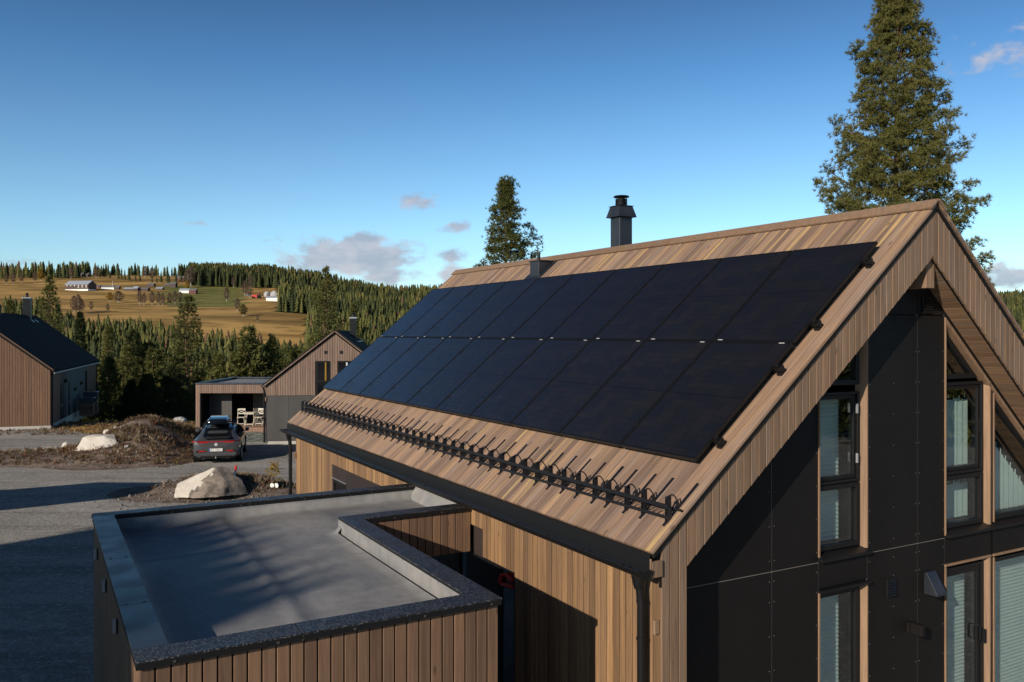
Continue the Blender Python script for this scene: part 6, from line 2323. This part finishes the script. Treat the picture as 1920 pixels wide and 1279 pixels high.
# cross sections from rear to front: y, half widths at sill, belt, roof; heights of sill, belt, roof
SEC = [(0.00, 0.70, 0.74, 0.52, 0.45, 0.90, 0.92), (0.10, 0.86, 0.87, 0.62, 0.33, 0.94, 0.96), (0.35, 0.92, 0.92, 0.66, 0.25, 0.98, 1.03), (0.75, 0.93, 0.92, 0.64, 0.22, 0.99, 1.24),
       (1.20, 0.93, 0.92, 0.62, 0.22, 0.99, 1.38), (1.80, 0.93, 0.92, 0.61, 0.22, 0.98, 1.46), (2.40, 0.93, 0.92, 0.61, 0.22, 0.97, 1.47), (2.90, 0.93, 0.91, 0.60, 0.22, 0.96, 1.40),
       (3.40, 0.93, 0.91, 0.62, 0.22, 0.95, 1.16), (3.75, 0.93, 0.90, 0.66, 0.23, 0.93, 0.99), (4.25, 0.90, 0.87, 0.62, 0.26, 0.85, 0.89), (4.55, 0.78, 0.74, 0.50, 0.34, 0.70, 0.74)]


def car_ring(s):
    y, ws, wb, wr, zs, zb, zr = s
    half = [(ws * 0.75, zs - 0.02), (ws * 0.97, zs + 0.06), (ws, zs + 0.22), (max(ws, wb), (zs + zb) / 2), (wb, zb - 0.06), (wb - 0.035, zb)]
    up_ = [(wb - 0.04 + (wr - wb + 0.04) * t_, zb + (zr - zb) * t_) for t_ in (0.35, 0.75)] + [(wr - 0.05, zr - 0.01), (wr * 0.5, zr + 0.02)]
    h_ = half + up_
    return [(x, y, z) for x, z in h_] + [(-x, y, z) for x, z in h_[::-1]]


b = MB()
rings = [car_ring(s) for s in SEC]
n = len(rings[0])
for r_ in rings:
    b.add(r_, [])
for i in range(len(rings) - 1):
    b.f += [(i * n + k, i * n + (k + 1) % n, (i + 1) * n + (k + 1) % n, (i + 1) * n + k) for k in range(n)]
b.f += [tuple(range(n)), tuple(range((len(rings) - 1) * n, len(rings) * n))]
b.mi = [0] * len(b.f)
body = b.build('body', 'car_paint', car, smooth=True)
# rear window and side windows, standing just proud of the body
b = MB().prism([(-0.56, 0.40, 1.050), (0.56, 0.40, 1.050), (0.51, 1.10, 1.350), (-0.51, 1.10, 1.350)], [(-0.56, 0.36, 1.082), (0.56, 0.36, 1.082), (0.51, 1.07, 1.385), (-0.51, 1.07, 1.385)])
b.build('rear_window', 'car_glass', car, bevel=0.01)
for s in (-1, 1):
    b = MB()
    for ya, yb_, za, zb_ in ((0.95, 1.65, 1.26, 1.38), (1.70, 2.45, 1.39, 1.40), (2.50, 3.15, 1.39, 1.22)):
        def gx_(z):
            return s * (0.895 - (z - 0.98) / 0.48 * 0.275)
        b.prism([(gx_(1.03), ya - (0.15 if ya < 1 else 0), 1.03), (gx_(1.03), yb_ + (0.2 if ya > 2 else 0), 1.03), (gx_(zb_), yb_, zb_), (gx_(za), ya, za)],
                [(gx_(1.03) + s * .02, ya - (0.15 if ya < 1 else 0), 1.03), (gx_(1.03) + s * .02, yb_ + (0.2 if ya > 2 else 0), 1.03), (gx_(zb_) + s * .02, yb_, zb_), (gx_(za) + s * .02, ya, za)])
    b.build('side_window', 'car_glass', car)
    m_ = MB().box(s * 0.95 if s > 0 else -1.12, 1.12 if s > 0 else s * 0.95, 2.85, 3.0, 1.02, 1.17).build('wing_mirror', 'car_paint', car, bevel=0.03)
    MB().box(min(s * 0.90, s * 0.96), max(s * 0.90, s * 0.96), 2.89, 2.95, 1.02, 1.05).build('mirror_arm', 'black_metal', m_)
    for yy in (0.92, 3.62):
        wh = MB().tube([(s * 0.94, yy, 0.34), (s * 0.72, yy, 0.34)], 0.34, 24).build('wheel', 'matt_black', car, smooth=True, bevel=0.02)
        MB().tube([(s * 0.955, yy, 0.34), (s * 0.93, yy, 0.34)], 0.22, 18).build('rim', 'grey_metal', wh, smooth=True)
        MB().tube([(s * 0.944, yy, 0.36), (s * 0.70, yy, 0.36)], 0.395, 24).build('wheel_arch', 'matt_black', car, smooth=True)
    MB().tube([(s * 0.56, 0.9, 1.37), (s * 0.57, 1.4, 1.46), (s * 0.57, 2.4, 1.52), (s * 0.56, 2.9, 1.44)], 0.018, 6).build('roof_rail', 'black_metal', car, smooth=True)
    tl = MB().prism([(s * 0.30, 0.012, 0.90), (s * 0.72, 0.03, 0.87), (s * 0.88, 0.22, 0.87), (s * 0.90, 0.22, 0.96), (s * 0.72, 0.03, 0.975), (s * 0.30, 0.012, 0.95)],
                    [(s * 0.30, -0.014, 0.90), (s * 0.72, 0.0, 0.87), (s * 0.905, 0.20, 0.87), (s * 0.925, 0.20, 0.96), (s * 0.72, 0.0, 0.975), (s * 0.30, -0.014, 0.95)])
    tl.build('tail_light', 'tail_red', car)
    MB().box(min(s * 0.42, s * 0.68), max(s * 0.42, s * 0.68), -0.035, 0.05, 0.53, 0.575).build('reflector', 'tail_red', car, bevel=0.005)
    b = MB().prism([(s * 0.42, -0.03, 0.47), (s * 0.80, -0.03, 0.42), (s * 0.78, -0.03, 0.56), (s * 0.66, -0.03, 0.60)], [(s * 0.42, 0.1, 0.47), (s * 0.80, 0.1, 0.42), (s * 0.78, 0.1, 0.56), (s * 0.66, 0.1, 0.60)])
    b.build('bumper_vent', 'matt_black', car)
    MB().tube([(s * 0.45, -0.01, 0.28), (s * 0.45, 0.1, 0.28)], 0.04, 10).build('tail_pipe', 'grey_metal', car)
MB().box(-0.72, 0.72, -0.015, 0.02, 0.915, 0.945).build('light_bar', 'tail_red', car, bevel=0.006)
b = MB().box(-0.80, 0.80, -0.045, 0.25, 0.36, 0.52)
b.box(-0.74, 0.74, -0.055, 0.05, 0.355, 0.385)
b.build('bumper', 'car_paint', car, bevel=0.03)
MB().box(-0.62, 0.62, -0.02, 0.4, 0.24, 0.355).build('diffuser', 'matt_black', car, bevel=0.02)
MB().tube([(0.0, 0.05, 0.27), (0.0, -0.09, 0.27), (0.0, -0.10, 0.35)], 0.022, 8).build('tow_bar', 'grey_metal', car, smooth=True)
MB().prism([(-0.50, 0.04, 1.06), (0.50, 0.04, 1.06), (0.55, 0.36, 1.075), (-0.55, 0.36, 1.075)], [(-0.50, 0.02, 1.08), (0.50, 0.02, 1.08), (0.55, 0.36, 1.095), (-0.55, 0.36, 1.095)]).build('boot_lip', 'car_paint', car)
b = MB().tube([(0.0, -0.005, 0.815), (0.0, -0.02, 0.815)], 0.058, 22)
em = b.build('badge', 'white', car, smooth=True)
b = MB()
for pts in ([(-0.022, 0.04), (0.0, 0.0), (0.022, 0.04)], [(-0.042, 0.022), (-0.02, -0.042), (0.0, -0.006), (0.02, -0.042), (0.042, 0.022)]):
    b.tube([(q[0], -0.022, 0.815 + q[1]) for q in pts], 0.005, 4)
b.build('badge_mark', 'car_paint', em)
pl = MB().box(-0.26, 0.26, -0.058, -0.03, 0.545, 0.655).build('number_plate', 'white', car, bevel=0.003)
MB().box(-0.257, -0.215, -0.0595, -0.0582, 0.549, 0.651).build('plate_strip', 'blue', pl)
cu = bpy.data.curves.new('plate_text', 'FONT')
cu.body = 'EC 42431'
cu.size = 0.105
cu.align_x = 'CENTER'
cu.align_y = 'CENTER'
cu.extrude = 0.0006
to = bpy.data.objects.new('plate_text_curve', cu)
COL.objects.link(to)
bpy.context.view_layer.update()
me = bpy.data.meshes.new_from_object(to)
bpy.data.objects.remove(to)
me.materials.clear()
me.materials.append(M['plate_black'])
po = bpy.data.objects.new('plate_text', me)
COL.objects.link(po)
po.parent = pl
po.location = (0.022, -0.0592, 0.600)
po.rotation_euler = (R(90), 0, 0)
# roof box on its bars
rb = thing('roof_box', 'glossy black roof box strapped on top of the grey car', 'roof box', (car_p.x, car_p.y, 1.50), R(14.0))
b = MB()
prev = None
st = [(0.55, 0.32, 0.10, 0.20), (0.62, 0.40, 0.07, 0.28), (0.9, 0.43, 0.05, 0.32), (1.8, 0.43, 0.05, 0.34), (2.5, 0.38, 0.06, 0.28), (2.75, 0.22, 0.09, 0.18)]
rg = []
for y, w_, z0, z1 in st:
    rg.append([(-w_, y, z0 + 0.05), (-w_ * 0.92, y, z0), (w_ * 0.92, y, z0), (w_, y, z0 + 0.05), (w_ * 0.98, y, z1 - 0.07), (w_ * 0.80, y, z1), (-w_ * 0.80, y, z1), (-w_ * 0.98, y, z1 - 0.07)])
for r_ in rg:
    b.add(r_, [])
for i in range(len(rg) - 1):
    b.f += [(i * 8 + k, i * 8 + (k + 1) % 8, (i + 1) * 8 + (k + 1) % 8, (i + 1) * 8 + k) for k in range(8)]
b.f += [tuple(range(8)), tuple(range(len(rg) * 8 - 8, len(rg) * 8))]
b.mi = [0] * len(b.f)
b.build('shell', 'gloss_black' if 'gloss_black' in M else 'car_glass', rb, smooth=True)
for yy in (1.2, 2.1):
    MB().box(-0.58, 0.58, yy - 0.04, yy + 0.04, 0.0, 0.045).build('cross_bar', 'black_metal', rb, bevel=0.008)
    for s in (-1, 1):
        MB().box(s * 0.57 - 0.05, s * 0.57 + 0.05, yy - 0.05, yy + 0.05, -0.04, 0.09).build('bar_foot', 'black_metal', rb, bevel=0.01)
# red band modelled in place of a red reflection in the entrance glass
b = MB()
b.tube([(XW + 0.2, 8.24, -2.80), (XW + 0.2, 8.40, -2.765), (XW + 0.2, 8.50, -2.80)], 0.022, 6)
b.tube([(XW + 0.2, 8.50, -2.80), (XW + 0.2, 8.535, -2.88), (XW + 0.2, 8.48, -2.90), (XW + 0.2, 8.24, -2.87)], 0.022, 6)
red = b.build('curved_band', 'red', None, off=(0, 0, 0))
red.name = 'red_reflection'
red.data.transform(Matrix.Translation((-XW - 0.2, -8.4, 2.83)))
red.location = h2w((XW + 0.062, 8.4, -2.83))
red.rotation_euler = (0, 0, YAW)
tag(red, 'red band standing in for a red reflection in the entrance door glass', 'curved_band')
